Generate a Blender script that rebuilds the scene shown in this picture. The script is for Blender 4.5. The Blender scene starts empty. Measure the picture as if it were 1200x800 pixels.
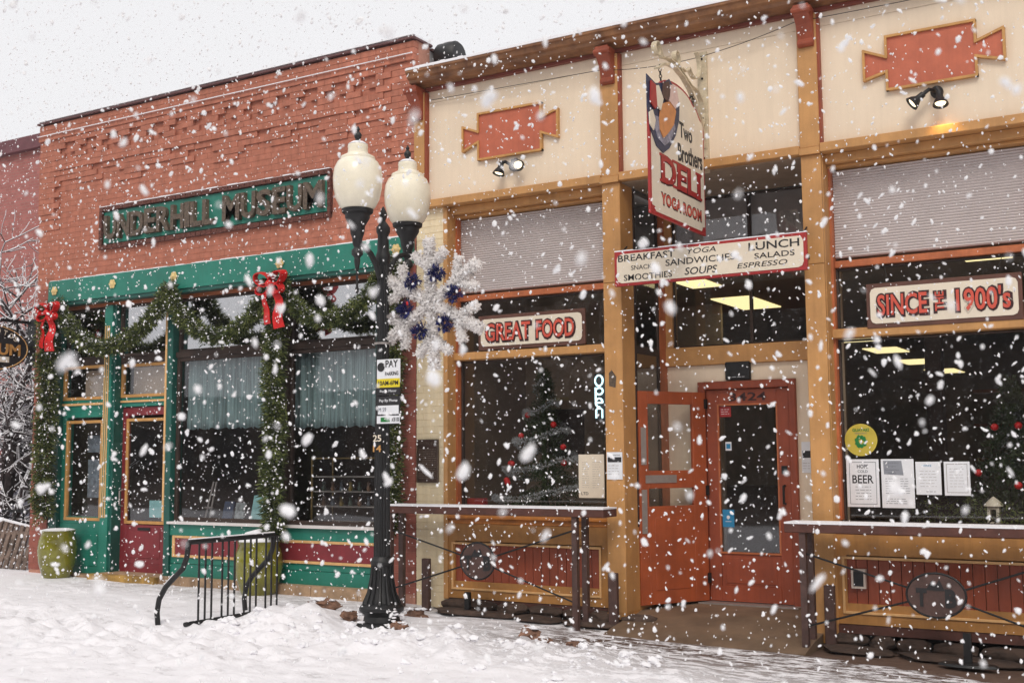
import bpy, bmesh, math, random
from mathutils import Vector, Matrix, noise
random.seed(7)
R = math.radians
sc = bpy.context.scene
C = sc.collection
# ------------------------------------------------------------------ camera
cam_d = bpy.data.cameras.new('camera'); cam = bpy.data.objects.new('camera', cam_d); C.objects.link(cam)
sc.camera = cam
YAW, PITCH, ROLL, FPX = R(-30.836), R(5.747), R(-0.418), 1353.88
_f = Vector((math.sin(YAW)*math.cos(PITCH), math.cos(YAW)*math.cos(PITCH), math.sin(PITCH)))
_r = Vector((math.cos(YAW), -math.sin(YAW), 0)); _u = _r.cross(_f)
_r2 = _r*math.cos(ROLL)+_u*math.sin(ROLL); _u2 = -_r*math.sin(ROLL)+_u*math.cos(ROLL)
_m = Matrix((_r2, _u2, -_f)).transposed().to_4x4(); _m.translation = Vector((0, -10.5, 1.6))
cam.matrix_world = _m
cam_d.sensor_width = 36; cam_d.lens = FPX/1200*36
cam_d.clip_start = .05; cam_d.clip_end = 2000
cam_d.dof.use_dof = True; cam_d.dof.focus_distance = 11.5; cam_d.dof.aperture_fstop = 2.8
# ------------------------------------------------------------------ sky and sun (overcast, snowing)
w = bpy.data.worlds.new('World'); sc.world = w; w.use_nodes = True
nt = w.node_tree; nt.nodes.clear(); nn = nt.nodes.new; ln = nt.links.new
out = nn('ShaderNodeOutputWorld'); bg = nn('ShaderNodeBackground'); sky = nn('ShaderNodeTexSky')
sky.sky_type = 'NISHITA'; sky.sun_disc = False; sky.sun_elevation = R(42); sky.sun_rotation = R(205)
bw = nn('ShaderNodeRGBToBW'); ln(sky.outputs[0], bw.inputs[0])
tc = nn('ShaderNodeTexCoord'); nz = nn('ShaderNodeTexNoise'); nz.inputs['Scale'].default_value = 1.6; nz.inputs['Detail'].default_value = 4
ln(tc.outputs['Generated'], nz.inputs['Vector'])
cr = nn('ShaderNodeValToRGB'); cr.color_ramp.elements[0].color = (7.9, 7.86, 8.05, 1); cr.color_ramp.elements[1].color = (8.7, 8.66, 8.86, 1)
ln(nz.outputs['Fac'], cr.inputs[0])
mx = nn('ShaderNodeMixRGB'); mx.inputs[0].default_value = .93
ln(bw.outputs[0], mx.inputs[1]); ln(cr.outputs[0], mx.inputs[2]); ln(mx.outputs[0], bg.inputs[0])
bg.inputs[1].default_value = .1; ln(bg.outputs[0], out.inputs[0])
sd = bpy.data.lights.new('sun', 'SUN'); sd.energy = 1.45; sd.angle = R(24); sd.color = (1, .93, .84)
sun = bpy.data.objects.new('sun', sd); C.objects.link(sun)
sun.rotation_euler = Vector((-.30, .72, -.80)).to_track_quat('-Z', 'Y').to_euler()
sc.view_settings.view_transform = 'Standard'; sc.view_settings.look = 'None'
sc.view_settings.exposure = .19; sc.view_settings.gamma = 1
# ------------------------------------------------------------------ materials
MATS = {}
def srgb(r, g, b):
    f = lambda c: (c/255/12.92) if c/255 <= .04045 else ((c/255+.055)/1.055)**2.4
    return (f(r), f(g), f(b), 1)
def mat(name, col, rough=.6, var=.12, scale=6, bump=0, bscale=60, metal=0, col2=None, rnd=0, emit=None, estr=1, spec=.5, stretch=None, coat=0, streak=0):
    """procedural paint/stone/metal: base colour with two scales of noise, fine bump, optional per-object variation"""
    if name in MATS: return MATS[name]
    m = bpy.data.materials.new(name); m.use_nodes = True; t = m.node_tree; N = t.nodes.new; L = t.links.new
    b = t.nodes['Principled BSDF']
    b.inputs['Roughness'].default_value = rough; b.inputs['Metallic'].default_value = metal
    b.inputs['Specular IOR Level'].default_value = spec; b.inputs['Coat Weight'].default_value = coat
    g = N('ShaderNodeNewGeometry'); src = g.outputs['Position']
    if stretch:
        mp = N('ShaderNodeMapping'); mp.inputs['Scale'].default_value = stretch; L(src, mp.inputs[0]); src = mp.outputs[0]
    n1 = N('ShaderNodeTexNoise'); n1.inputs['Scale'].default_value = scale; n1.inputs['Detail'].default_value = 6; n1.inputs['Roughness'].default_value = .65; L(src, n1.inputs['Vector'])
    r = N('ShaderNodeValToRGB'); c2 = col2 or tuple(max(0, c*(1-2.2*var)) for c in col[:3])+(1,)
    r.color_ramp.elements[0].position = .32; r.color_ramp.elements[1].position = .62
    r.color_ramp.elements[0].color = c2; r.color_ramp.elements[1].color = col
    L(n1.outputs['Fac'], r.inputs[0]); o = r.outputs[0]
    if streak:
        mp2 = N('ShaderNodeMapping'); mp2.inputs['Scale'].default_value = (9, 9, .55); L(g.outputs['Position'], mp2.inputs[0])
        n3 = N('ShaderNodeTexNoise'); n3.inputs['Scale'].default_value = 1.6; n3.inputs['Detail'].default_value = 7; n3.inputs['Roughness'].default_value = .7; L(mp2.outputs[0], n3.inputs['Vector'])
        m3 = N('ShaderNodeMapRange'); m3.inputs[1].default_value = .42; m3.inputs[2].default_value = .72; m3.inputs[3].default_value = 0; m3.inputs[4].default_value = streak; L(n3.outputs['Fac'], m3.inputs[0])
        x3 = N('ShaderNodeMixRGB'); x3.inputs[2].default_value = (col[0]*.45, col[1]*.40, col[2]*.36, 1); L(m3.outputs[0], x3.inputs[0]); L(o, x3.inputs[1]); o = x3.outputs[0]
        n4 = N('ShaderNodeTexNoise'); n4.inputs['Scale'].default_value = 26; n4.inputs['Detail'].default_value = 8; n4.inputs['Roughness'].default_value = .8; L(g.outputs['Position'], n4.inputs['Vector'])
        m4 = N('ShaderNodeMapRange'); m4.inputs[1].default_value = .66; m4.inputs[2].default_value = .70; m4.inputs[3].default_value = 0; m4.inputs[4].default_value = min(1, streak*1.6); L(n4.outputs['Fac'], m4.inputs[0])
        x4 = N('ShaderNodeMixRGB'); x4.inputs[2].default_value = (col[0]*.5+.12, col[1]*.5+.10, col[2]*.5+.09, 1); L(m4.outputs[0], x4.inputs[0]); L(o, x4.inputs[1]); o = x4.outputs[0]
    if rnd:
        oi = N('ShaderNodeObjectInfo'); mr = N('ShaderNodeMapRange'); mr.inputs[3].default_value = 1-rnd; mr.inputs[4].default_value = 1+rnd*.6
        L(oi.outputs['Random'], mr.inputs[0]); hv = N('ShaderNodeHueSaturation'); L(mr.outputs[0], hv.inputs['Value']); L(o, hv.inputs['Color']); o = hv.outputs[0]
    L(o, b.inputs['Base Color'])
    if bump:
        n2 = N('ShaderNodeTexNoise'); n2.inputs['Scale'].default_value = bscale; n2.inputs['Detail'].default_value = 5; L(src, n2.inputs['Vector'])
        bp = N('ShaderNodeBump'); bp.inputs['Strength'].default_value = bump; bp.inputs['Distance'].default_value = .01; L(n2.outputs['Fac'], bp.inputs['Height']); L(bp.outputs[0], b.inputs['Normal'])
    if emit:
        b.inputs['Emission Color'].default_value = emit; b.inputs['Emission Strength'].default_value = estr
    MATS[name] = m; return m
def glass(name, mirror_boost=.0, tint=(.8, .82, .82, 1), rough=.02, ior=1.5):
    m = bpy.data.materials.new(name); m.use_nodes = True; t = m.node_tree; t.nodes.clear(); N = t.nodes.new; L = t.links.new
    o = N('ShaderNodeOutputMaterial'); mixs = N('ShaderNodeMixShader'); tr = N('ShaderNodeBsdfTransparent'); gl = N('ShaderNodeBsdfGlossy')
    tr.inputs[0].default_value = tint; gl.inputs['Roughness'].default_value = rough; gl.inputs[0].default_value = (.95, .95, .97, 1)
    lw = N('ShaderNodeLayerWeight'); p5 = N('ShaderNodeMath'); p5.operation = 'POWER'; p5.inputs[1].default_value = 4.2; L(lw.outputs['Facing'], p5.inputs[0]); fr = N('ShaderNodeMath'); fr.operation = 'MULTIPLY_ADD'; L(p5.outputs[0], fr.inputs[0]); fr.inputs[1].default_value = .9; fr.inputs[2].default_value = .035
    ad = N('ShaderNodeMath'); ad.operation = 'ADD'; ad.use_clamp = True; ad.inputs[1].default_value = mirror_boost
    g = N('ShaderNodeNewGeometry'); n = N('ShaderNodeTexNoise'); n.inputs['Scale'].default_value = 1.1; bp = N('ShaderNodeBump'); bp.inputs['Strength'].default_value = .03; bp.inputs['Distance'].default_value = .1
    L(g.outputs['Position'], n.inputs['Vector']); L(n.outputs['Fac'], bp.inputs['Height']); L(bp.outputs[0], gl.inputs['Normal'])
    L(fr.outputs[0], ad.inputs[0]); L(ad.outputs[0], mixs.inputs[0]); L(tr.outputs[0], mixs.inputs[1]); L(gl.outputs[0], mixs.inputs[2]); L(mixs.outputs[0], o.inputs[0])
    return m
M = {}
M['brick'] = mat('red_brick', srgb(194, 122, 98), .85, .13, 9, .35, 120, rnd=.16, streak=0.35)
M['mortar'] = mat('brick_mortar', srgb(190, 136, 116), .95, .1, 20, .3)
M['brick_pier'] = mat('pier_brick', srgb(168, 98, 84), .85, .14, 5, .35, 120, rnd=.1, streak=0.4)
M['cream_brick'] = mat('cream_painted_brick', srgb(236, 218, 182), .6, .05, 5, .2, 60, rnd=.05, streak=0.25)
M['cream'] = mat('cream_paint', srgb(234, 215, 190), .6, .035, 1.6, .08, 30, streak=0.12)
M['must'] = mat('mustard_paint', srgb(200, 148, 90), .5, .12, 2.5, .12, 50, streak=0.3)
M['mustlow'] = mat('mustard_paint_low', srgb(186, 132, 70), .5, .14, 3, .12, 50, streak=0.4)
M['orange'] = mat('orange_wood', srgb(190, 108, 66), .5, .15, 5, .15, 60, streak=0.35)
M['rust'] = mat('rust_red_paint', srgb(154, 72, 44), .5, .13, 3, .12, 50, streak=0.4)
M['fishred'] = mat('brick_red_panel', srgb(194, 104, 76), .6, .08, 6, .08, streak=0.25)
M['gold_trim'] = mat('gold_trim', srgb(200, 148, 84), .5, .12, 8)
M['bead'] = mat('pale_trim', srgb(226, 178, 120), .55, .1, 9)
M['green'] = mat('teal_green_paint', srgb(34, 126, 108), .45, .12, 3, .1, 50, streak=0.25)
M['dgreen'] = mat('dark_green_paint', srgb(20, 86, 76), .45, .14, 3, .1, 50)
M['crimson'] = mat('crimson_paint', srgb(134, 42, 50), .45, .12, 4, .1, 50, streak=0.35)
M['stone'] = mat('tan_stone', srgb(176, 146, 116), .85, .2, 7, .5, 40, rnd=.14)
M['dstone'] = mat('dark_stone', srgb(82, 64, 54), .9, .3, 8, .6, 30, rnd=.25)
M['concrete'] = mat('wet_concrete', srgb(120, 98, 78), .6, .18, 3, .3, 60)
M['brownwood'] = mat('brown_stained_wood', srgb(92, 54, 44), .7, .2, 6, .4, 40)
M['darkwood'] = mat('dark_brown_wood', srgb(62, 46, 38), .7, .2, 5, .2)
M['iron'] = mat('black_iron', (.007, .007, .008, 1), .5, .2, 20, .2, 90, spec=.5)
M['rail'] = mat('brown_steel', srgb(86, 62, 56), .55, .2, 12, .2, 90)
M['snow'] = mat('snow', (.86, .855, .885, 1), .75, .02, 5, .5, 45, spec=.2)
M['flake'] = mat('snowflake_ice', (.95, .95, .96, 1), .8, .0, 5, spec=.1)
M['globe'] = mat('milky_acrylic', srgb(244, 236, 214), .28, .07, 4, .04, 12, coat=.3)
M['needle'] = mat('evergreen_needles', srgb(76, 90, 50), .7, .35, 8)
M['needle2'] = mat('evergreen_needles_light', srgb(142, 152, 86), .7, .3, 8)
M['frost'] = mat('flocked_white', srgb(255, 253, 252), .8, .01, 12, emit=None)
_b = M['frost'].node_tree.nodes['Principled BSDF']; _b.inputs['Subsurface Weight'].default_value = .0; _b.inputs['Specular IOR Level'].default_value = .1
M['red'] = mat('red_ribbon', srgb(214, 22, 22), .45, .14, 18)
M['blue'] = mat('blue_tinsel', srgb(22, 30, 100), .35, .3, 30)
M['white'] = mat('white_paper', srgb(226, 228, 232), .7, .03, 10)
M['signwhite'] = mat('sign_cream_face', srgb(226, 214, 194), .5, .05, 5)
M['signred'] = mat('sign_red', srgb(168, 44, 44), .5, .1, 8)
M['black'] = mat('black_print', (.015, .014, .016, 1), .6, 0)
M['ink'] = mat('grey_ink', (.16, .17, .2, 1), .7, .1)
M['letred'] = mat('letter_red', srgb(206, 84, 66), .5, .08, 8)
M['letout'] = mat('letter_outline', srgb(58, 24, 26), .5, .1)
M['bronze'] = mat('weathered_bronze', srgb(104, 88, 72), .5, .35, 30, .3, 80, col2=srgb(56, 44, 36))
M['grey'] = mat('brushed_metal', srgb(168, 160, 156), .35, .08, 12, metal=.5)
M['blind'] = mat('grey_pleated_blind', srgb(204, 195, 193), .8, .04, 2)
M['lace'] = mat('teal_lace', srgb(164, 190, 192), .8, .3, 10, stretch=(4, 4, .12))  # vertical streaks paint fold shading into the lace colour
M['yellow'] = mat('yellow_print', srgb(224, 204, 40), .5, .05)
M['olive'] = mat('olive_glaze', srgb(128, 126, 36), .18, .2, 5, .1, 20, coat=.5, col2=srgb(90, 84, 22))
M['tealcard'] = mat('teal_card', srgb(128, 176, 178), .6, .1, 14)
M['bark'] = mat('bark', srgb(66, 54, 54), .9, .3, 12, .6, 40)
M['inside'] = mat('interior_wall', srgb(140, 118, 98), .9, .15, 2)
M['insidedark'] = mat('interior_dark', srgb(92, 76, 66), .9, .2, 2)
M['ceiling'] = mat('interior_ceiling', srgb(148, 128, 100), .9, .1, 2)
M['panel_light'] = mat('ceiling_light_panel', (.9, .85, .6, 1), .5, 0, emit=(1, .84, .42, 1), estr=1.15)
M['bulb'] = mat('lit_bulb', (1, .9, .7, 1), .3, 0, emit=(1, .84, .58, 1), estr=1.5)
M['neon'] = mat('neon_tube', (.7, .95, 1, 1), .3, 0, emit=(.62, .93, 1, 1), estr=1.5)
M['sticker'] = mat('blue_sticker', srgb(40, 130, 176), .4, .05)
M['bgreen'] = mat('logo_green', srgb(20, 120, 52), .5, .1)
M['logoyellow'] = mat('logo_yellow', srgb(196, 176, 66), .5, .08, 8)
M['weather'] = mat('weathered_boards', srgb(132, 112, 100), .85, .3, 9, .5, 30, rnd=.15)
M['greyboard'] = mat('grey_blue_boards', srgb(118, 118, 132), .8, .2, 6, .3, rnd=.2)
M['street_brick'] = mat('opposite_brick', srgb(128, 112, 102), .9, .3, 3, .3)
M['glass'] = glass('window_glass', 0.015, (.97, .98, .98, 1))
M['mirror_boost'] = glass('boosted_mirror_glass', .44, (.55, .55, .55, 1), .045)  # mirror reflection added to brighten the transom panes with sky
M['rock'] = mat('rock', srgb(140, 104, 84), .9, .3, 14, .6, 40, rnd=.25)
M['tan'] = mat('emblem_tan', srgb(206, 138, 82), .6, .1, 12)
M['skin'] = mat('emblem_pink', srgb(220, 190, 180), .6, .1, 12)
def translucent(m, amt):
    t = m.node_tree; N = t.nodes.new; b = t.nodes['Principled BSDF']; o = [n for n in t.nodes if n.type == 'OUTPUT_MATERIAL'][0]
    tl = N('ShaderNodeBsdfTranslucent'); mx_ = N('ShaderNodeMixShader'); mx_.inputs[0].default_value = amt
    t.links.new(b.inputs['Base Color'].links[0].from_socket, tl.inputs[0]); t.links.new(b.outputs[0], mx_.inputs[1]); t.links.new(tl.outputs[0], mx_.inputs[2]); t.links.new(mx_.outputs[0], o.inputs[0])
translucent(M['frost'], .5); translucent(M['needle'], .3); translucent(M['needle2'], .3); translucent(M['lace'], .4); translucent(M['flake'], .35)
# ------------------------------------------------------------------ mesh helpers
class MB:
    def __init__(s): s.v = []; s.f = []; s.mi = []
    def add(s, vs, fs, mi=0):
        n = len(s.v); s.v += [tuple(p) for p in vs]; s.f += [tuple(i+n for i in f) for f in fs]; s.mi += [mi]*len(fs)
        return s
    def box(s, x0, x1, y0, y1, z0, z1, mi=0):
        vs = [(x, y, z) for x in (x0, x1) for y in (y0, y1) for z in (z0, z1)]
        return s.add(vs, [(0, 1, 3, 2), (4, 6, 7, 5), (0, 4, 5, 1), (2, 3, 7, 6), (0, 2, 6, 4), (1, 5, 7, 3)], mi)
    def frame(s, x0, x1, z0, z1, t, y0, y1, mi=0, tb=None):
        tb = t if tb is None else tb
        s.box(x0, x0+t, y0, y1, z0, z1, mi); s.box(x1-t, x1, y0, y1, z0, z1, mi)
        s.box(x0+t, x1-t, y0, y1, z0, z0+tb, mi); return s.box(x0+t, x1-t, y0, y1, z1-tb, z1, mi)
    def prism(s, pts, d0, d1, plane='XZ', mi=0):
        """polygon pts (a,b) extruded d0..d1 along the remaining axis"""
        def P(a, b, d): return {'XZ': (a, d, b), 'YZ': (d, a, b), 'XY': (a, b, d)}[plane]
        n = len(pts); vs = [P(a, b, d0) for a, b in pts]+[P(a, b, d1) for a, b in pts]
        fs = [tuple(range(n)), tuple(range(2*n-1, n-1, -1))]+[(i, i+n, (i+1) % n+n, (i+1) % n) for i in range(n)]
        return s.add(vs, fs, mi)
    def tube(s, pts, r, seg=8, mi=0, cap=True):
        pts = [Vector(p) for p in pts]; n = len(pts); rs = r if isinstance(r, (list, tuple)) else [r]*n
        vs = []; up = Vector((.12, .31, .94)); t0 = (pts[1]-pts[0]).normalized()
        a = t0.cross(up); a = a.normalized() if a.length > .05 else t0.cross(Vector((1, 0, 0))).normalized()
        for i in range(n):
            t = (pts[min(i+1, n-1)]-pts[max(i-1, 0)]).normalized()
            a = (a-t*a.dot(t)).normalized(); b = t.cross(a)
            for k in range(seg):
                q = 2*math.pi*k/seg; vs.append(pts[i]+(a*math.cos(q)+b*math.sin(q))*rs[i])
        fs = [(i*seg+k, i*seg+(k+1) % seg, (i+1)*seg+(k+1) % seg, (i+1)*seg+k) for i in range(n-1) for k in range(seg)]
        if cap: fs += [tuple(range(seg-1, -1, -1)), tuple((n-1)*seg+k for k in range(seg))]
        return s.add(vs, fs, mi)
    def lathe(s, prof, cx, cy, cz=0, seg=20, mi=0, sx=1, sy=1):
        vs = []; n = len(prof)
        for r, z in prof:
            for k in range(seg):
                q = 2*math.pi*k/seg; vs.append((cx+r*math.cos(q)*sx, cy+r*math.sin(q)*sy, cz+z))
        fs = [(i*seg+k, i*seg+(k+1) % seg, (i+1)*seg+(k+1) % seg, (i+1)*seg+k) for i in range(n-1) for k in range(seg)]
        fs += [tuple(range(seg-1, -1, -1)), tuple((n-1)*seg+k for k in range(seg))]
        return s.add(vs, fs, mi)
    def blob(s, c, r, sub=1, jit=.15, sc3=(1, 1, 1), mi=0):
        vs, fs = ICO[sub]; k = random.random()*99
        return s.add([(c[0]+v[0]*r*sc3[0]*(1+jit*(noise.noise(Vector(v)*1.7+Vector((k, 0, 0)))*2)), c[1]+v[1]*r*sc3[1]*(1+jit*(noise.noise(Vector(v)*1.7+Vector((0, k, 0)))*2)), c[2]+v[2]*r*sc3[2]*(1+jit*noise.noise(Vector(v)*1.7+Vector((0, 0, k)))*2)) for v in vs], fs, mi)
    def needles(s, path, n, rad, ln_, wd=.004, mis=(0,), droop=0, inner=.15):
        """bristle / needle sprays radiating from a path"""
        path = [Vector(p) for p in path]; L = [(path[i+1]-path[i]).length for i in range(len(path)-1)]; tot = sum(L)
        for _ in range(n):
            d = random.random()*tot; i = 0
            while i < len(L)-1 and d > L[i]: d -= L[i]; i += 1
            t = (path[i+1]-path[i]).normalized(); p = path[i]+t*min(d, L[i])
            q = Vector((random.gauss(0, 1), random.gauss(0, 1), random.gauss(0, 1))); q = (q-t*q.dot(t)*.8)
            if q.length < 1e-3: continue
            q.normalize(); a = p+q*rad*random.uniform(inner, 1); dr = (q+t*random.uniform(-.7, .7)+Vector((0, 0, -droop))).normalized()
            l = ln_*random.uniform(.6, 1.3); sd = dr.cross(Vector((random.random()-.5, random.random()-.5, random.random()-.5))).normalized()*wd*random.uniform(.7, 1.3)
            e = a+dr*l; m = a+dr*l*.5
            s.add([a, m+sd, e, m-sd], [(0, 1, 2, 3)], random.choice(mis))
        return s
def _ico(sub):
    b = bmesh.new(); bmesh.ops.create_icosphere(b, subdivisions=sub, radius=1); vs = [tuple(v.co) for v in b.verts]; fs = [tuple(v.index for v in f.verts) for f in b.faces]; b.free(); return vs, fs
ICO = {1: _ico(1), 2: _ico(2), 3: _ico(3)}
def wloc(o):
    v = Vector((0, 0, 0))
    while o: v += o.location; o = o.parent
    return v
def link(o, parent=None):
    C.objects.link(o)
    if parent: o.parent = parent
    return o
def tag(o, label=None, cat=None, group=None, kind=None):
    if label: o['label'] = label
    if cat: o['category'] = cat
    if group: o['group'] = group
    if kind: o['kind'] = kind
    return o
def thing(name, loc, label, cat, group=None):
    o = bpy.data.objects.new(name, None); o.empty_display_size = .1; C.objects.link(o); o.location = loc
    return tag(o, label, cat, group)
def obj(name, mb, m, parent=None, smooth=False, bevel=0, origin=None):
    """link one mesh object; vertices are given in world coordinates"""
    off = wloc(parent) if parent else Vector(origin or (0, 0, 0))
    me = bpy.data.meshes.new(name); me.from_pydata([(v[0]-off.x, v[1]-off.y, v[2]-off.z) for v in mb.v], [], mb.f)
    for x in (m if isinstance(m, (list, tuple)) else [m]): me.materials.append(x)
    if any(mb.mi): me.polygons.foreach_set('material_index', mb.mi)
    bm = bmesh.new(); bm.from_mesh(me); bmesh.ops.recalc_face_normals(bm, faces=bm.faces[:]); bm.to_mesh(me); bm.free()
    if smooth: me.polygons.foreach_set('use_smooth', [True]*len(me.polygons))
    me.update(); o = bpy.data.objects.new(name, me); link(o, parent)
    if not parent: o.location = off
    if smooth:
        e = o.modifiers.new('edge', 'EDGE_SPLIT'); e.split_angle = R(40)
    if bevel:
        b = o.modifiers.new('bevel', 'BEVEL'); b.width = bevel; b.segments = 1; b.limit_method = 'ANGLE'
    return o
def text(name, s, cx, d, cz, w_=None, h=None, m='black', parent=None, plane='XZ', ext=.002, bold=0, shear=0, kind=None, rot=0, spacing=1):
    """lettering; plane XZ faces the street (d = Y of its front), plane YZ faces +X (d = X of its front)"""
    cu = bpy.data.curves.new(name, 'FONT'); cu.body = s; cu.align_x = 'CENTER'; cu.align_y = 'CENTER'; cu.extrude = .5; cu.offset = bold; cu.shear = shear; cu.space_character = spacing
    cu.resolution_u = 3
    tmp = bpy.data.objects.new(name, cu); C.objects.link(tmp); me = bpy.data.meshes.new_from_object(tmp); C.objects.unlink(tmp); bpy.data.objects.remove(tmp)
    vs = [v.co.copy() for v in me.vertices]
    if not vs: return None
    x0, x1 = min(v.x for v in vs), max(v.x for v in vs); y0, y1 = min(v.y for v in vs), max(v.y for v in vs)
    sx = w_/(x1-x0) if w_ else None; sy = h/(y1-y0) if h else None
    sx = sx or sy; sy = sy or sx
    off = wloc(parent) if parent else Vector()
    c_, s_ = math.cos(rot), math.sin(rot)
    for i, v in enumerate(vs):
        a = (v.x-(x0+x1)/2)*sx; b = (v.y-(y0+y1)/2)*sy; a, b = a*c_-b*s_, a*s_+b*c_; k = (v.z+.5)*ext
        p = Vector((cx+a, d-k, cz+b)) if plane == 'XZ' else Vector((d+k, cx+a, cz+b))
        me.vertices[i].co = p-off
    me.materials.clear(); me.materials.append(M[m] if isinstance(m, str) else m); me.name = name
    o = bpy.data.objects.new(name, me); link(o, parent); return o
def instance(name, me, parent, loc, scale=(1, 1, 1), rot=None):
    o = bpy.data.objects.new(name, me); link(o, parent); o.location = Vector(loc)-wloc(parent); o.scale = scale
    if rot: o.rotation_euler = rot
    return o
def unit_box(name, m, bev=0):
    mb = MB().box(-.5, .5, -.5, .5, -.5, .5); me = bpy.data.meshes.new(name); me.from_pydata(mb.v, [], mb.f)
    b = bmesh.new(); b.from_mesh(me); bmesh.ops.recalc_face_normals(b, faces=b.faces[:])
    if bev: bmesh.ops.bevel(b, geom=b.edges[:], offset=bev, segments=1, affect='EDGES')
    b.to_mesh(me); b.free(); me.materials.append(m); return me
def piece(name, me, parent, x0, x1, y0, y1, z0, z1):
    return instance(name, me, parent, ((x0+x1)/2, (y0+y1)/2, (z0+z1)/2), (x1-x0, y1-y0, z1-z0))
def gz(x):
    """pavement height: the street falls gently to the right"""
    return (-x-6.5)*.010 if x < -6.5 else -(x+6.5)*.020 if x < 6 else -.25
# ================================================================== GROUND
def bank(x, y):
    """ploughed snow ridge along the kerb, with shovelled clods"""
    n1 = noise.fractal(Vector((x*2.4, y*2.8, 3)), 1, 2.1, 5); n2 = noise.noise(Vector((x*9, y*9, 1)))
    c = -2.12+.14*math.sin(x*1.3+1)+.12*noise.noise(Vector((x*1.1, 5, 0)))
    h = .115*math.exp(-((y-c)/.36)**2)*min(1, max(0, (x+8.35)/.5))*min(1, max(0, (-3.2-x)/1.8))
    h *= max(.1, 1+1.25*n1+.3*n2)
    m = .12*math.exp(-((x+7.95)/.42)**2-((y+1.42)/.34)**2)+.10*math.exp(-((x+7.3)/.3)**2-((y+1.75)/.25)**2)   # heap between rack and lamp
    h += m*max(.2, 1+.9*n1+.25*n2)
    h *= 1-.85*math.exp(-((x+6.75)/.5)**2)
    h *= 1-.97*math.exp(-(((x+6.92)**2+(y+1.46)**2)/.16)**1.5)
    far = math.exp(-((y+3.1)/1.0)**2)*min(1, max(0, (-5.0-x)/2.5))
    h += far*(.02+.11*abs(noise.fractal(Vector((x*3.4, y*2.8, 9)), 1, 2, 5)))
    near = min(1, max(0, (-1.9-y)/.6))*min(1, max(0, (x+6)/1.5))
    h += near*.03*abs(n1)
    return h
STEPS = [(random.uniform(-13, -3.6), random.uniform(-1.35, -.35), random.uniform(-.3, .3)) for _ in range(46)]
def ground_z(x, y):
    z = gz(x)
    if -20 < x < 3 and -8 < y < 1:
        z += bank(x, y)+.010*noise.fractal(Vector((x*1.5, y*1.5, 0)), 1, 2, 3)
        if y < -2.2: z += -.05*min(1, (-2.2-y)/.5)+.012*noise.fractal(Vector((x*4, y*6, 5)), 1, 2, 3)
        if -1.7 < y < 0 and -13.5 < x < -3.2:
            for (fx, fy, fa) in STEPS:
                dx, dy = x-fx, y-fy
                if abs(dx) < .25 and abs(dy) < .2:
                    u = dx*math.cos(fa)+dy*math.sin(fa); v = -dx*math.sin(fa)+dy*math.cos(fa); q = (u/.15)**2+(v/.055)**2
                    z += -.016*math.exp(-q)+.006*math.exp(-(q-2.2)**2)
        if y > -.75 and x > -7.3: z -= .03*min(1, (y+.75)/.2)
    return z
xs = [-900, -400, -200, -100, -60, -40, -30, -24]+[-20+i*.25 for i in range(12)]+[-17+i*.036 for i in range(473)]+[0.25+i*.25 for i in range(11)]+[4, 8, 14, 24, 40, 80, 200, 500, 900]
ys = [-900, -400, -150, -80, -50, -36, -28, -22, -16, -12, -9, -7.5]+[-6.6+i*.033 for i in range(226)]+[1.0, 1.4, 3, 6, 12, 25, 60, 150, 400, 900]
g = MB(); nx, ny = len(xs), len(ys)
g.v = [(x, y, ground_z(x, y)) for y in ys for x in xs]
g.f = [(j*nx+i, j*nx+i+1, (j+1)*nx+i+1, (j+1)*nx+i) for j in range(ny-1) for i in range(nx-1)]; g.mi = [0]*len(g.f)
gm = mat('snowy_ground', (.86, .845, .875, 1), .8, .02, 3)
t = gm.node_tree; N = t.nodes.new; L = t.links.new; b = t.nodes['Principled BSDF']; b.inputs['Specular IOR Level'].default_value = .15
geo = N('ShaderNodeNewGeometry'); sep = N('ShaderNodeSeparateXYZ'); L(geo.outputs['Position'], sep.inputs[0])
def math_(op, a, bb, clamp=False):
    n = N('ShaderNodeMath'); n.operation = op; n.use_clamp = clamp
    for i, v in enumerate((a, bb)):
        if isinstance(v, (int, float)): n.inputs[i].default_value = v
        elif v is not None: L(v, n.inputs[i])
    return n.outputs[0]
def mapr(v, a, bb, c=0, d=1):
    n = N('ShaderNodeMapRange'); L(v, n.inputs[0])
    for i, q in enumerate((a, bb, c, d)): n.inputs[i+1].default_value = q
    return n.outputs[0]
def nse(scale, detail=5, stretch=(1, 1, 1), rough=.6):
    mp = N('ShaderNodeMapping'); mp.inputs['Scale'].default_value = stretch; L(geo.outputs['Position'], mp.inputs[0])
    n = N('ShaderNodeTexNoise'); n.inputs['Scale'].default_value = scale; n.inputs['Detail'].default_value = detail; n.inputs['Roughness'].default_value = rough; L(mp.outputs[0], n.inputs['Vector']); return n.outputs['Fac']
X_, Y_ = sep.outputs[0], sep.outputs[1]
# bare wet strip along the deli (snow does not reach under the rail), ragged edge
edge = math_('ADD', math_('MULTIPLY', nse(5, 6, (.7, 1, 1)), .42), math_('MULTIPLY', math_('ADD', X_, 5.1), .19))
bare = math_('MULTIPLY', mapr(math_('ADD', Y_, math_('ADD', edge, .09)), -.03, .03), mapr(X_, -7.35, -7.1))
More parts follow.
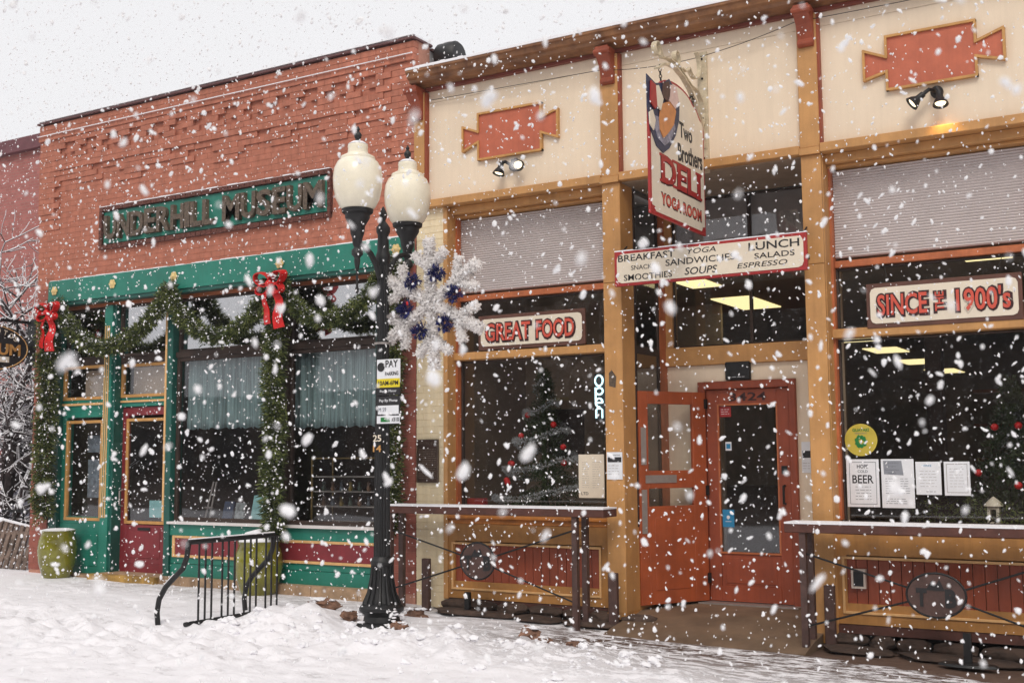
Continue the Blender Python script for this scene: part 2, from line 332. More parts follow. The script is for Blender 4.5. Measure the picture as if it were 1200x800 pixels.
# thin streaky cover near the deli: scuffed paving showing through
st = mapr(nse(12, 8, (.34, 1, 1), .82), .475, .53)
zone = math_('MULTIPLY', mapr(X_, -6.8, -5.0), mapr(Y_, -2.7, -1.2))
zone2 = math_('MULTIPLY', mapr(X_, -13.5, -12), math_('MULTIPLY', mapr(Y_, -1.2, -.4), .35))
streak = math_('MULTIPLY', st, math_('MAXIMUM', zone, zone2))
dirt = math_('MULTIPLY', math_('MULTIPLY', mapr(nse(6, 9, (.6, 1, 1), .78), .58, .70), .42), mapr(Y_, -1.2, -1.6))
slush = math_('MULTIPLY', mapr(Y_, -13.2, -14.0), .93)
msk = math_('MAXIMUM', math_('MAXIMUM', math_('MAXIMUM', bare, streak), dirt), slush, True)
mixc = N('ShaderNodeMixRGB'); L(msk, mixc.inputs[0]); old = b.inputs['Base Color'].links[0].from_socket; L(old, mixc.inputs[1])
pav = N('ShaderNodeValToRGB'); pav.color_ramp.elements[0].color = srgb(72, 54, 46); pav.color_ramp.elements[1].color = srgb(112, 92, 80); L(nse(11, 7), pav.inputs[0]); L(pav.outputs[0], mixc.inputs[2]); L(mixc.outputs[0], b.inputs['Base Color'])
hh = math_('ADD', math_('ADD', math_('MULTIPLY', nse(24, 6, (1, 1, 1)), .55), math_('MULTIPLY', nse(6, 5, (.7, 1, 1)), 1.0)), math_('MULTIPLY', msk, -.8)); bp = N('ShaderNodeBump'); bp.inputs['Strength'].default_value = .55; bp.inputs['Distance'].default_value = .03; L(hh, bp.inputs['Height']); L(bp.outputs[0], b.inputs['Normal'])
go = obj('snow_covered_ground', g, gm, smooth=False); go.data.polygons.foreach_set('use_smooth', [True]*len(go.data.polygons))
tag(go, 'snow covered pavement and street with ploughed ridge', None, kind='structure')
# ================================================================== MUSEUM BUILDING
XL, XR = -14.11, -7.52
mus = thing('museum_building', (-10.8, 0, 0), 'red brick museum with teal green storefront and crimson door', 'building')
s = MB()
s.box(XL+.01, XR-.01, .10, .28, 4.05, 6.39)                      # facade above the beam
s.box(XL+.01, -13.77, .005, .28, 0, 4.05); s.box(-7.93, XR-.01, .005, .28, 0, 4.05)
s.box(XL+.01, XR-.01, .005, .10, 4.05, 4.53); s.box(XL+.01, XR-.01, .005, .10, 5.0, 6.39)
s.box(XL+.01, -12.74, .005, .10, 4.53, 5.0); s.box(-8.79, XR-.01, .005, .10, 4.53, 5.0)
obj('wall', s, M['mortar'], mus)
s = MB().box(XL+.01, XL+.26, .28, 14, 0, 6.30).box(XR-.26, XR-.01, .28, 14, 0, 6.34).box(XL+.26, XR-.26, 13.7, 14, 0, 6.2)
obj('side_wall', s, mat('grey_stucco', srgb(176, 172, 172), .9, .1, 3), mus)
obj('roof', MB().box(XL+.26, XR-.26, .28, 13.7, 5.5, 5.6), M['darkwood'], mus)
s = MB().box(XL-.02, XR+.02, -.085, .30, 6.385, 6.41).box(XR-.28, XR+.02, .30, 14, 6.345, 6.37)
obj('coping', s, mat('coping_metal', srgb(96, 62, 62), .6, .1), mus)
obj('snow_cap', MB().box(XL-.02, XR+.02, -.05, .28, 6.41, 6.425).box(XR-.24, XR, .3, 14, 6.37, 6.385), M['snow'], mus)
ch, bl = .0762, .2197
bme = unit_box('brick', M['brick'], .012); bpe = unit_box('brick', M['brick_pier'], .012); bce = unit_box('brick', M['cream_brick'], .02)
def relief(x, z, c):
    """how far a brick stands proud of the field"""
    corner = x < -13.68 or x > -7.92
    if z > 6.2: return .05
    if z > 6.13: return .065
    if corner: return .032 if z > 5.04 else (.022 if z > 4.96 else (.011 if z > 4.88 else 0))
    if z > 6.06: return .05
    k = math.floor((x+13.68)/bl)
    if z > 5.84:
        row = int((6.06-z)/ch)
        return (.048 if (k+row) % 2 == 0 else .012) if row < 3 else .012
    if z > 5.70: return .042
    if z > 5.40:
        row = int((5.70-z)/ch); step = (2, 3, 1, 4)[int(k//2) % 4]
        return .0 if row == 0 and k % 7 == 3 else ((.026 if row < step-1 else .018) if row < step else 0)
    return 0
bricks = []
z = .12; c = 0
while z < 6.385-.02:
    zt = min(z+ch, 6.385); xo = -(c % 2)*bl/2; x = XL+xo
    while x < XR-.01:
        a, e = max(x, XL), min(x+bl, XR); x += bl
        if e-a < .03: continue
        parts = []
        if zt > 4.08: parts = [(a, e)]
        else:
            if a < -13.75: parts.append((a, min(e, -13.75)))
            if e > -7.95: parts.append((max(a, -7.95), e))
        for (p, q) in parts:
            if q-p < .02: continue
            xm, zm = (p+q)/2, (z+zt)/2
            if 4.50 < zm < 5.02 and -12.76 < xm < -8.77: 
                continue
            bricks.append((p, q, z, zt, relief(xm, zm, c)))
    z += ch; c += 1
bricks.sort(key=lambda q: -q[0]+abs(q[2]-2.5)*.15 if q[0] > -7.96 else -q[0])
bricks = sorted(bricks, key=lambda q: -(q[0]+.6*(q[2] < 4)))
rest = MB()
for i, (p, q, z0, z1, d) in enumerate(bricks):
    j = random.uniform(-.0015, .0015)
    x0, x1, zz0, zz1 = p+.0018, q-.0018, z0+.0022, z1-.0022
    if i < 300: piece('brick', bpe if z1 < 4.07 else bme, mus, x0, x1, -d+j, .05, zz0, zz1)
    else: rest.box(x0, x1, -d+j, .05, zz0, zz1, 1 if z1 < 4.07 else 0)
o = obj('brickwork', rest, [M['brick'], M['brick_pier']], mus); o['kind'] = 'stuff'
# frame of rough dark brick around the sign
s = MB()
n = 44
for i in range(n):
    x0 = -12.80+i*(4.06/n)
    for z0 in (4.455, 4.985): s.box(x0+.004, x0+4.06/n-.004, -.045-random.random()*.01, .05, z0, z0+.055)
for z0 in [4.51+i*.0792 for i in range(6)]:
    s.box(-12.80, -12.745, -.045, .05, z0+.003, z0+.076); s.box(-8.785, -8.735, -.045, .05, z0+.003, z0+.076)
obj('sign_surround', s, mat('rough_brick', srgb(112, 66, 56), .9, .35, 40, .8, 70), mus)
obj('snow_ledge', MB().box(XL, XR, -.092, -.075, 6.208, 6.216), M['snow'], mus)
# green beam
obj('beam', MB().box(-13.74, -7.54, -.10, -.0, 3.785, 4.08).box(-13.72, -7.56, -.10, .05, 4.08, 4.09), M['green'], mus)
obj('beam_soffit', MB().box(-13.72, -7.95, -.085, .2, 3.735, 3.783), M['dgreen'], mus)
obj('header', MB().box(-13.72, -7.96, .05, .2, 3.69, 3.733), M['orange'], mus)
# stone plinth
sb = unit_box('stone_block', M['stone'], .01)
x = -12.55
while x < -7.96:
    l = min(random.uniform(.55, .95), -7.96-x); piece('stone_block', sb, mus, x+.004, x+l-.004, -.07, .3, 0, .145); x += l
piece('doorstep', unit_box('doorstep', mat('yellow_stone', srgb(190, 150, 78), .8, .3, 6, .4), .01), mus, -12.7, -11.45, -.16, .15, 0, .13)
piece('stone_block', sb, mus, -13.75, -12.7, -.05, .3, 0, .10)
# posts
def striped_post(x0, x1, z0, z1, y0, y1, stripes=True, m='green'):
    p = obj('post', MB().box(x0, x1, y0, y1, z0, z1), M[m], mus, bevel=.006)
    if stripes:
        for k in range(3): obj('stripe', MB().box(x0+.02+k*.038, x0+.036+k*.038, y0-.008, y0, .85, z1-.28), M['bead'], p)
    return p
striped_post(-12.68, -12.53, .12, 3.69, .0, .2); 
obj('post_return', MB().box(-12.528, -12.48, .03, .24, .12, 3.69), M['dgreen'], mus)
striped_post(-11.47, -11.37, .13, 3.69, .0, .2, False, 'dgreen')
obj('trim', MB().box(-11.505, -11.472, .0, .06, .83, 3.69), M['bead'], mus)
obj('mullion', MB().box(-9.60, -9.46, .02, .2, .83, 3.69), M['darkwood'], mus)
obj('post', MB().box(-8.10, -7.96, .02, .2, .13, 3.69), M['dgreen'], mus)
obj('post', MB().box(-13.75, -13.58, .02, .2, .10, 3.69), M['dgreen'], mus)
# sidelight bay
obj('sidelight_base', MB().box(-13.58, -12.68, .08, .2, .10, .76).box(-13.40, -12.80, .07, .08, .2, .64), M['green'], mus, bevel=.006)
def window(parent, x0, x1, z0, z1, y, fr='gold_trim', t=.04, gm='glass', name='window', depth=.05, pane_y=None):
    wf = obj(name, MB().frame(x0, x1, z0, z1, t, y, y+depth), M[fr], parent, bevel=.004)
    obj('pane', MB().box(x0+t, x1-t, (pane_y or y+depth*.6), (pane_y or y+depth*.6)+.006, z0+t, z1-t), M[gm], wf); return wf
obj('sidelight_frame', MB().frame(-13.58, -12.68, .76, 2.28, .09, .08, .2), M['green'], mus, bevel=.005)
window(mus, -13.49, -12.75, .80, 2.15, .07)
obj('rail', MB().box(-13.58, -12.68, .08, .2, 2.28, 2.36).box(-13.58, -12.68, .08, .2, 2.39, 2.43), M['green'], mus)
obj('bead_trim', MB().box(-13.58, -12.68, .06, .12, 2.355, 2.385), M['bead'], mus)
window(mus, -13.58, -12.68, 2.43, 2.90, .07)
# door bay
obj('bead_trim', MB().box(-12.49, -11.47, .13, .2, 2.375, 2.40), M['bead'], mus)
obj('rail', MB().box(-12.49, -11.47, .15, .24, 2.32, 2.373).box(-12.49, -11.47, .15, .24, 2.402, 2.44), M['green'], mus)
window(mus, -12.48, -11.5, 2.44, 2.89, .13)
obj('pane_backing', MB().box(-13.3, -12.72, .22, .225, 2.47, 2.84).box(-12.38, -11.54, .26, .265, 2.47, 2.85), mat('tan_backing', srgb(178, 158, 142), .8, .1, 5), mus)
dr = obj('door', MB().frame(-12.48, -11.52, .14, 2.31, .11, .18, .23).box(-12.37, -11.63, .18, .23, .25, .76).box(-12.28, -11.72, .172, .18, .33, .68), M['crimson'], mus, bevel=.005)
window(dr, -12.40, -11.62, .77, 2.16, .168, depth=.03)
obj('mail_slot', MB().box(-12.13, -11.9, .165, .172, .69, .725), M['iron'], dr)
obj('door_handle', MB().tube([(-12.43, .17, 1.0), (-12.43, .11, 1.02), (-12.43, .11, 1.2), (-12.43, .17, 1.22)], .011), M['grey'], dr)
# display windows
def display(x0, x1):
    obj('mid_rail', MB().box(x0, x1, .06, .18, 2.92, 2.99), M['darkwood'], mus)
    window(mus, x0, x1, .83, 2.92, .08, fr='darkwood', t=.05)
display(-11.37, -9.60); display(-9.46, -8.10)
for x0, x1 in ((-13.58, -12.68), (-12.49, -11.47), (-11.37, -9.60), (-9.46, -8.10)):
    window(mus, x0, x1, 2.99, 3.69, .10, fr='darkwood', t=.035, gm='mirror_boost', name='transom')
obj('mid_rail', MB().box(-13.58, -12.68, .08, .18, 2.90, 2.99).box(-12.49, -11.47, .12, .2, 2.89, 2.99), M['darkwood'], mus)
obj('sill', MB().box(-11.38, -7.96, -.03, .18, .80, .83), mat('white_sill', srgb(222, 216, 214), .6, .05), mus)
obj('stall_riser', MB().box(-11.38, -7.97, .04, .2, .13, .30).box(-11.38, -7.97, .045, .2, .305, .80).box(-11.38, -7.97, .02, .04, .655, .80), M['green'], mus, bevel=.004)
p = obj('riser_panel', MB().box(-11.28, -8.0, .03, .045, .42, .62), M['crimson'], mus)
obj('trim', MB().frame(-11.33, -7.97, .385, .655, .045, .022, .045, tb=.032), M['bead'], p, bevel=.003)
# interior
s = MB().box(-13.75, -7.8, 4.6, 4.7, .1, 3.69).box(-13.76, -13.70, .3, 4.6, .1, 3.69).box(-7.8, -7.74, .3, 4.6, .1, 3.69)
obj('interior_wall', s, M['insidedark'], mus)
obj('interior_floor', MB().box(-13.75, -7.8, .25, 4.6, .02, .12), M['darkwood'], mus)
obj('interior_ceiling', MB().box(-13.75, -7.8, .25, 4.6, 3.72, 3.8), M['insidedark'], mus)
obj('window_shelf', MB().box(-11.35, -8.0, .2, .9, .76, .82), M['darkwood'], mus)
# lace curtains: pleated cloth
def curtain(x0, x1, z0, z1, y, label, m='lace'):
    n = int((x1-x0)*60); s = MB(); vs = []
    for j in range(9):
        for i in range(n+1):
            x = x0+(x1-x0)*i/n; zz = z0+(z1-z0)*j/8; a = 1.3-j*.08
            vs.append((x, y+.03*a*math.sin(x*33+.5*math.sin(x*7))+.008*math.sin(x*90), zz+(.012*math.sin(x*60) if j == 0 else 0)))
    fs = [(j*(n+1)+i, j*(n+1)+i+1, (j+1)*(n+1)+i+1, (j+1)*(n+1)+i) for j in range(8) for i in range(n)]
    s.add(vs, fs); o = obj('lace_curtain', s, M[m], None, origin=((x0+x1)/2, y, z0)); 
    o.modifiers.new('solid', 'SOLIDIFY').thickness = .003
    o.data.polygons.foreach_set('use_smooth', [True]*len(o.data.polygons)); return tag(o, label, 'curtain', 'lace curtains in the museum windows')
curtain(-11.3, -9.72, 2.0, 2.9, .235, 'pale teal lace curtain in the museum window beside the crimson door')
curtain(-9.56, -8.15, 1.98, 2.9, .235, 'pale teal lace curtain in the museum window behind the lamp post')
o = obj('window_poster', MB().box(-13.32, -12.93, .30, .31, 1.72, 1.95).box(-13.30, -12.9, .30, .31, 1.1, 1.62), mat('faded_poster', srgb(130, 140, 152), .7, .3, 14), None, origin=(-13.1, .3, 1.5)); tag(o, 'faded blue posters hung behind the museum sidelight glass', 'poster')
o = obj('door_notice', MB().box(-11.95, -11.69, .196, .199, .86, 1.08), M['tealcard'], None, origin=(-11.8, .2, .9)); tag(o, 'pale teal notice low on the crimson museum door glass', 'notice')
# things on the window shelf
def card(name, x, y, z, wd, h, rot, m, label, cat, lean=.25, group=None, th=.012):
    o = obj(name, MB().box(-wd/2, wd/2, -th/2, th/2, 0, h), m); o.location = (x, y, z); o.rotation_euler = (-lean, 0, rot); return tag(o, label, cat, group)
card('display_card', -10.27, .46, .82, .27, .34, .1, M['tealcard'], 'upright teal display card in the museum window left of the green garland', 'card')
card('display_card', -9.98, .48, .82, .26, .30, -.05, mat('teal_text_card', srgb(120, 150, 152), .6, .35, 40), 'lettered teal display card half behind the green garland in the museum window', 'card')
card('book', -10.65, .5, .82, .13, .24, .2, mat('book_a', srgb(150, 156, 160), .6, .3, 20), 'grey book standing in the museum window left of the teal card', 'book', th=.03)
card('book', -10.9, .55, .82, .16, .25, .1, mat('book_b', srgb(50, 66, 96), .6, .3, 20), 'dark blue book standing in the museum window', 'book', th=.03)
o = obj('picture_easel', MB().tube([(-11.2, .45, .82), (-11.1, .5, 1.32)], .012).tube([(-11.12, .45, .82), (-11.05, .5, 1.32)], .012).box(-11.2, -11.06, .44, .46, .98, 1.0), M['grey'], None, origin=(-11.15, .45, .82)); tag(o, 'slim pale metal easel standing at the left of the museum window', 'easel')
cab = thing('display_cabinet', (-8.95, .7, .82), 'glass display cabinet with brass edges behind the museum window by the lamp post', 'cabinet')
obj('frame', MB().frame(-9.5, -8.45, .82, 1.62, .018, .55, .57).frame(-9.5, -8.45, .82, 1.62, .018, .95, .97), mat('brass', srgb(150, 124, 78), .4, .2, 20, metal=.6), cab)
for zz in (1.02, 1.2, 1.38): obj('shelf', MB().box(-9.48, -8.47, .57, .95, zz, zz+.012), M['grey'], cab)
cols = [srgb(120, 90, 70), srgb(90, 100, 110), srgb(140, 120, 60), srgb(70, 90, 80)]
for i in range(14):
    x = -9.42+(i % 7)*.14; zz = (1.032, 1.212)[i//7]
    o = obj('trinket', MB().lathe([(.02, 0), (.03, .03), (.015, .07), (.025, .1), (.005, .12)], x, .7, zz, 8), mat('trinket%d' % (i % 4), cols[i % 4], .5, .3), None, smooth=True, origin=(x, .7, zz)); tag(o, 'small %s pottery trinket on the %s shelf of the museum display cabinet' % (('reddish brown', 'grey blue', 'ochre', 'dull green')[i % 4], ('lowest', 'middle')[i//7]), 'trinket', 'trinkets in the museum display cabinet')
# museum sign
sg = thing('museum_sign', (-10.76, 0, 4.53), 'teal sign board with raised bronze letters UNDERHILL MUSEUM on the brick wall', 'sign')
obj('board', MB().box(-12.735, -8.79, -.012, .06, 4.535, 4.975), M['green'], sg)
def letters(s, x0, x1, zc, h, d, m, parent, ext, bold):
    """one mesh per letter, widths in proportion"""
    wd = {'I': .38, 'L': .82, 'M': 1.22, ' ': .5, 'E': .88}; tot = sum(wd.get(c, 1) for c in s); x = x0
    for c in s:
        l = wd.get(c, 1)/tot*(x1-x0)
        if c != ' ': text('letter', c, x+l/2, d, zc+random.uniform(-.004, .004), l*.92, h, m, parent, ext=ext, bold=bold)
        x += l
letters('UNDERHILL MUSEUM', -12.68, -8.83, 4.745, .33, -.012, 'bronze', sg, .06, .028)
for i, (x, lb) in enumerate([(-13.60, 'gold rosette at the left end of the green beam above a red bow'), (-12.42, 'gold rosette second from the left on the green beam'), (-11.26, 'gold rosette on the green beam where two garland swags meet'), (-9.46, 'gold rosette above the middle red bow on the green beam'), (-7.72, 'gold rosette on the green beam right of the lamp post')]):
    q = MB().lathe([(.0, -.0), (.03, -.018), (.022, -.02), (.012, -.03), (0, -.032)], 0, 0, 0, 10)
    for k in range(6): q.blob((.036*math.cos(k*1.047), .036*math.sin(k*1.047), -.006), .024, 1, 0, (1, 1, .5))
    o = obj('rosette', q, mat('gilded', srgb(232, 204, 140), .45, .1, 40), None, smooth=True); o.rotation_euler = (-R(90), 0, 0); o.location = (x, -.105, 3.95); o.scale = (1.15, 1.15, 1); tag(o, lb, 'rosette', 'rosettes along the green beam')
# ------------------------------------------------------------------ garlands
def sag(p0, p1, dip, n=14, y=-.17):
    return [(p0[0]+(p1[0]-p0[0])*i/n, y-.03*math.sin(math.pi*i/n), p0[1]+(p1[1]-p0[1])*i/n-dip*(1-(2*i/n-1)**2)**.85) for i in range(n+1)]
def garland(path, n, rad, label, name='garland', ln_=.075):
    s = MB(); s.tube(path, .03, 6, 0); mid = path[len(path)//2]
    for k in range(3): s.needles([(p[0]+random.uniform(-.04, .04), p[1]+random.uniform(-.02, .02), p[2]+random.uniform(-.03, .03)) for p in path], int(n*.62), rad*random.uniform(.7, 1), ln_, .007, (0, 0, 1), droop=.25)
    L_ = sum((Vector(path[i+1])-Vector(path[i])).length for i in range(len(path)-1))
    for _ in range(int(L_*26)):                               # loose sprigs that break the outline
        i = random.randrange(len(path)-1); p = Vector(path[i]).lerp(Vector(path[i+1]), random.random()); d = Vector((random.gauss(0, 1), random.gauss(0, .6)-.3, random.gauss(0, 1)-.2)).normalized()
        s.needles([p, p+d*rad*1.5], 44, .02, .055, .006, (0, 1, 1), inner=0)
    for _ in range(int(L_*130)):                               # settled snow
        i = random.randrange(len(path)-1); p = Vector(path[i]).lerp(Vector(path[i+1]), random.random())
        s.blob((p.x+random.gauss(0, rad*.5), p.y-random.random()*rad*.6, p.z+rad*random.uniform(.2, .8)), random.uniform(.006, .014), 1, .2, (1.6, 1, .6), 2)
    o = obj(name, s, [M['needle'], M['needle2'], M['snow']], None, origin=mid); return tag(o, label, 'garland', 'evergreen garlands on the museum')
garland(sag((-13.45, 3.78), (-11.27, 3.80), .70), 3600, .095, 'evergreen garland swag hanging across the museum door bay, left of the middle swag')
garland(sag((-11.26, 3.80), (-9.47, 3.78), .68), 3200, .095, 'evergreen garland swag between the door post and the middle red bow')
garland(sag((-9.45, 3.78), (-7.72, 3.85), .62), 3000, .09, 'evergreen garland swag running behind the lamp post')
garland([(-13.62, -.17, 3.72-i*.22) for i in range(14)], 4600, .125, 'evergreen garland hanging down the left brick edge of the museum', ln_=.085)
garland([(-9.47+.02*math.sin(i), -.17, 3.76-i*.235) for i in range(14)], 4800, .13, 'evergreen garland hanging down the middle window post behind the bike rack', ln_=.085)
garland([(-7.72, -.17, 3.85-i*.235) for i in range(14)], 4000, .11, 'evergreen garland hanging down the right brick pier behind the lamp post', ln_=.07)
# ------------------------------------------------------------------ bows
def ribbon(s, pts, wd, wdir, th=.006):
    pts = [Vector(p) for p in pts]; wdir = Vector(wdir).normalized(); vs = []
    for i, p in enumerate(pts):
        t = (pts[min(i+1, len(pts)-1)]-pts[max(0, i-1)]).normalized(); nrm = t.cross(wdir).normalized()
        ww = wd[i] if isinstance(wd, (list, tuple)) else wd
        wv = (wdir-t*wdir.dot(t)).normalized()*ww/2
        vs += [p-wv-nrm*th, p+wv-nrm*th, p+wv+nrm*th, p-wv+nrm*th]
    fs = [(0, 1, 2, 3), tuple(range(len(vs)-1, len(vs)-5, -1))]
    for i in range(len(pts)-1):
        for k in range(4): fs.append((i*4+k, i*4+(k+1) % 4, i*4+4+(k+1) % 4, i*4+4+k))
    s.add(vs, fs); return s
def bow(x, y, z, label, sc_=1., tail=.52, skew=0):
    t = thing('red_bow', (x, y, z), label, 'bow', 'red bows on the museum garlands')
    for sx in (-1, 1):
        for (a0, dz, ww, rr) in ((.35, .02, .10, .12), (-.25, -.03, .09, .10)):
            pts = []
            for k in range(13):
                q = 2*math.pi*k/12; u = (1-math.cos(q))*rr; v = math.sin(q)*rr*.62
                pts.append((x+sx*(u*math.cos(a0)-v*math.sin(a0)*.4)*sc_, y-.02-.03*abs(math.sin(q/2)), z+(v+u*math.sin(a0)+dz)*sc_))
            obj('loop', ribbon(MB(), pts, ww*sc_, (sx*.25, 1, .25)), M['red'], t, smooth=True)
        pts = [(x+sx*(.02+.05*math.sin(k*.5)+.012*k)*sc_+skew*k, y-.03-.018*math.sin(k*1.1+sx), z-.03-k*tail/9*(1 if sx > 0 else .9)) for k in range(10)]
        obj('tail', ribbon(MB(), pts, [.07+.008*k for k in range(10)], (1, .35*sx, 0)), M['red'], t, smooth=True)
    obj('knot', MB().blob((x, y-.06, z), .05*sc_, 2, .1, (1, .8, .9)), M['red'], t, smooth=True)
    s = MB()
    for k in range(14): s.blob((x+random.gauss(0, .09), y-.06-random.random()*.02, z+random.uniform(-.05, .13)), random.uniform(.008, .018), 1, .2, (1.6, 1, .5))
    tag(obj('snow_cap', s, M['snow'], t), kind='stuff')
bow(-13.47, -.27, 3.62, 'red bow with hanging tails at the left corner of the museum', .9, tail=.50, skew=-.004)
bow(-9.40, -.30, 3.67, 'red bow with hanging tails in the middle of the green beam', 1.0, tail=.50, skew=.006)
# ------------------------------------------------------------------ green pots
def pot(x, y, label, hs=1.0):
    z = gz(x); t = thing('ceramic_pot', (x, y, z), label, 'pot', 'olive green pots along the museum')
    obj('body', MB().lathe([(.02, 0), (.18, 0), (.205, .05), (.25, .2), (.268, .36), (.255, .48), (.225, .57), (.235, .60), (.24, .615), (.215, .615), (.2, .57), (.0, .56)], x, y, z, 28, sx=hs, sy=hs), M['olive'], t, smooth=True)
    obj('snow_cap', MB().lathe([(.0, .60), (.222, .605), (.226, .625), (.15, .64 if hs < 1.05 else .72), (.0, .645 if hs < 1.05 else .76)], x, y, z, 20, sx=hs, sy=hs), M['snow'], t, smooth=True)
pot(-13.22, -.22, 'olive green glazed pot by the left brick corner of the museum', .95)
pot(-9.64, -.20, 'olive green glazed pot heaped with snow behind the bike rack', 1.06)
# ================================================================== DELI BUILDING
deli = thing('deli_building', (-4.2, 0, 0), 'cream and mustard corner deli with rust red doors and recessed entrance', 'building')
PB = [(-5.15, -4.95), (-3.085, -2.90), (-.86, -.66)]            # columns
XD = -.1
# cream fascia
s = MB()
for a, b in ((-7.35, -5.15), (-4.95, -3.085), (-2.90, -.86), (-.66, XD)):
    s.box(a, b, 0, .2, 4.47, 5.60); s.box(a, b, .0, .2, 5.604, 5.77)
obj('fascia', s, M['cream'], deli)
for a, b in [(-7.50, -7.36)]+PB:
    p = obj('pilaster', MB().box(a, b, -.075, .2, 4.44, 5.72), M['must'], deli, bevel=.006)
    obj('edge_strip', MB().box(b, b+.022, -.06, .0, 4.47, 5.72), M['rust'], p)
for a, b in ((-7.36, -5.152), (-4.948, -3.087), (-2.898, -.862), (-.658, XD)):
    obj('band', MB().box(a, b, -.09, .2, 4.385, 4.47), M['must'], deli, bevel=.006)
for a, b in PB: obj('band_block', MB().box(a-.002, b+.002, -.095, .2, 4.375, 4.438), M['must'], deli)
# cornice: crown profile swept along the front
prof = [(.2, 5.77), (-.05, 5.772), (-.10, 5.79), (-.16, 5.795), (-.20, 5.80), (-.215, 5.83), (-.25, 5.845), (-.265, 5.89), (-.285, 5.90), (-.285, 5.925), (.2, 5.925)]
co = obj('cornice', MB().prism(prof, -7.47, XD+.1, 'YZ'), mat('cornice_paint', srgb(150, 104, 66), .5, .18, 4, .1, col2=srgb(96, 60, 38)), deli)
obj('fascia_mould', MB().box(-7.35, XD, -.055, 0, 5.735, 5.768), mat('maroon_mould', srgb(120, 52, 36), .5, .1), deli)  # maroon moulding line along the top of the cream fascia
obj('snow_cap', MB().box(-7.47, XD+.1, -.29, .3, 5.926, 5.945), M['snow'], deli)
obj('roof', MB().box(-7.48, 1.0, .2, 20, 5.7, 5.8), M['snow'], deli)
# corbels
for a, b in [(-7.52, -7.37)]+PB:
    c = (a+b)/2; q = obj('corbel', MB().prism([(0, 5.40), (-.10, 5.40), (-.125, 5.42), (-.125, 5.45), (-.10, 5.47), (-.115, 5.53), (-.15, 5.60), (-.21, 5.67), (-.235, 5.72), (-.235, 5.765), (0, 5.765)], c-.075, c+.075, 'YZ'), M['rust'], deli, bevel=.006)
    sm_ = MB().lathe([(.0, -.09), (.035, -.09), (.035, .09), (0, .09)], 0, 0, 0, 10); sm_.v = [(c+v[2], -.205+v[0], 5.715+v[1]) for v in sm_.v]
    obj('scroll', sm_, M['rust'], q)
# lower columns
for i, (a, b) in enumerate(PB):
    zb = .02 if i == 0 else -.06
    p = obj('column', MB().box(a, b, -.06, .24, zb+.06, 3.35).box(a, b, -.06, .24, 3.354, 4.373), M['must'], deli, bevel=.005)
    obj('base', MB().box(a-.004, b+.004, -.064, .244, zb, zb+.06), M['mustlow'], p)
# left pier of cream painted brick
pz = .16; c = 0
obj('pier', MB().box(-7.51, -7.10, .004, .3, .0, 4.385), M['cream_brick'], deli)
while pz < 4.36:
    zt = min(pz+.074, 4.384); xs_ = [-7.515, -7.33, -7.142] if c % 2 == 0 else [-7.515, -7.42, -7.235, -7.142]
    for i in range(len(xs_)-1): piece('brick', bce, deli, xs_[i]+.002, xs_[i+1]-.002, random.uniform(-.002, .001), .1, pz+.0025, zt-.0025)
    pz = zt+.0005; c += 1
# window bays
board = unit_box('siding_board', M['rust'], .03)
blind_m = M['blind']
def bay(x0, x1, right_jamb=True, z0=0.0):
    # opening x0..x1, glass at y=.25
    obj('jamb', MB().box(x0-.055, x0, -.02, .26, .1, 4.383), M['must'], deli, bevel=.005)
    obj('jamb', MB().box(x0, x0+.022, .15, .26, 1.02, 4.27), M['orange'], deli)
    obj('lintel', MB().box(x0, x1, .04, .3, 4.30, 4.383).box(x0, x1, .12, .3, 4.27, 4.298), M['must'], deli, bevel=.005)
    n = int((4.265-3.41)/.026); pr = [(.235, 4.265)]
    for k in range(n): pr += [(.215, 4.265-(k+.5)*.026), (.232, 4.265-(k+1)*.026)]
    pr += [(.26, 4.265-n*.026), (.26, 4.265)]
    obj('blind', MB().prism(pr, x0+.025, x1-.01, 'YZ'), blind_m, deli)
    obj('blind_rail', MB().box(x0+.022, x1, .19, .27, 3.335, 3.40), M['orange'], deli, bevel=.006)
    window(deli, x0+.022, x1, 2.76, 3.33, .22, fr='darkwood', t=.02, name='transom')
    obj('transom_bar', MB().box(x0+.0, x1, .10, .28, 2.672, 2.755), M['must'], deli, bevel=.006)
    window(deli, x0+.022, x1, .99, 2.665, .22, fr='darkwood', t=.018)
    obj('window_sill', MB().box(x0, x1, -.03, .28, .955, .988).box(x0, x1, .0, .28, .90, .953), mat('sill_wood', srgb(192, 120, 50), .5, .2, 6, .2), deli, bevel=.005)
    obj('bulkhead', MB().frame(x0-.0, x1, z0+.115, .898, .085, .0, .2, tb=.18).box(x0, x1, .05, .2, z0+.15, .85), M['mustlow'], deli)
    obj('trim', MB().frame(x0+.045, x1-.09, .205, .705, .022, -.016, .03), M['bead'], deli, bevel=.003)
    nb = round((x1-x0-.14)/.098); w_ = (x1-.112-x0-.067)/nb
    for k in range(nb): piece('siding_board', board, deli, x0+.067+k*w_+.003, x0+.067+(k+1)*w_-.003, .018+random.uniform(0, .003), .06, .228, .682)
    obj('base_board', MB().box(x0-.055, x1, .01, .24, z0+.03, z0+.112), M['brownwood'], deli)
bay(-7.085, -5.155); bay(-2.895, -.862)
bay(-.655, XD-.02)
obj('end_wall', MB().box(XD-.02, XD+.3, -.0, 20, -.2, 5.75), M['cream'], deli)
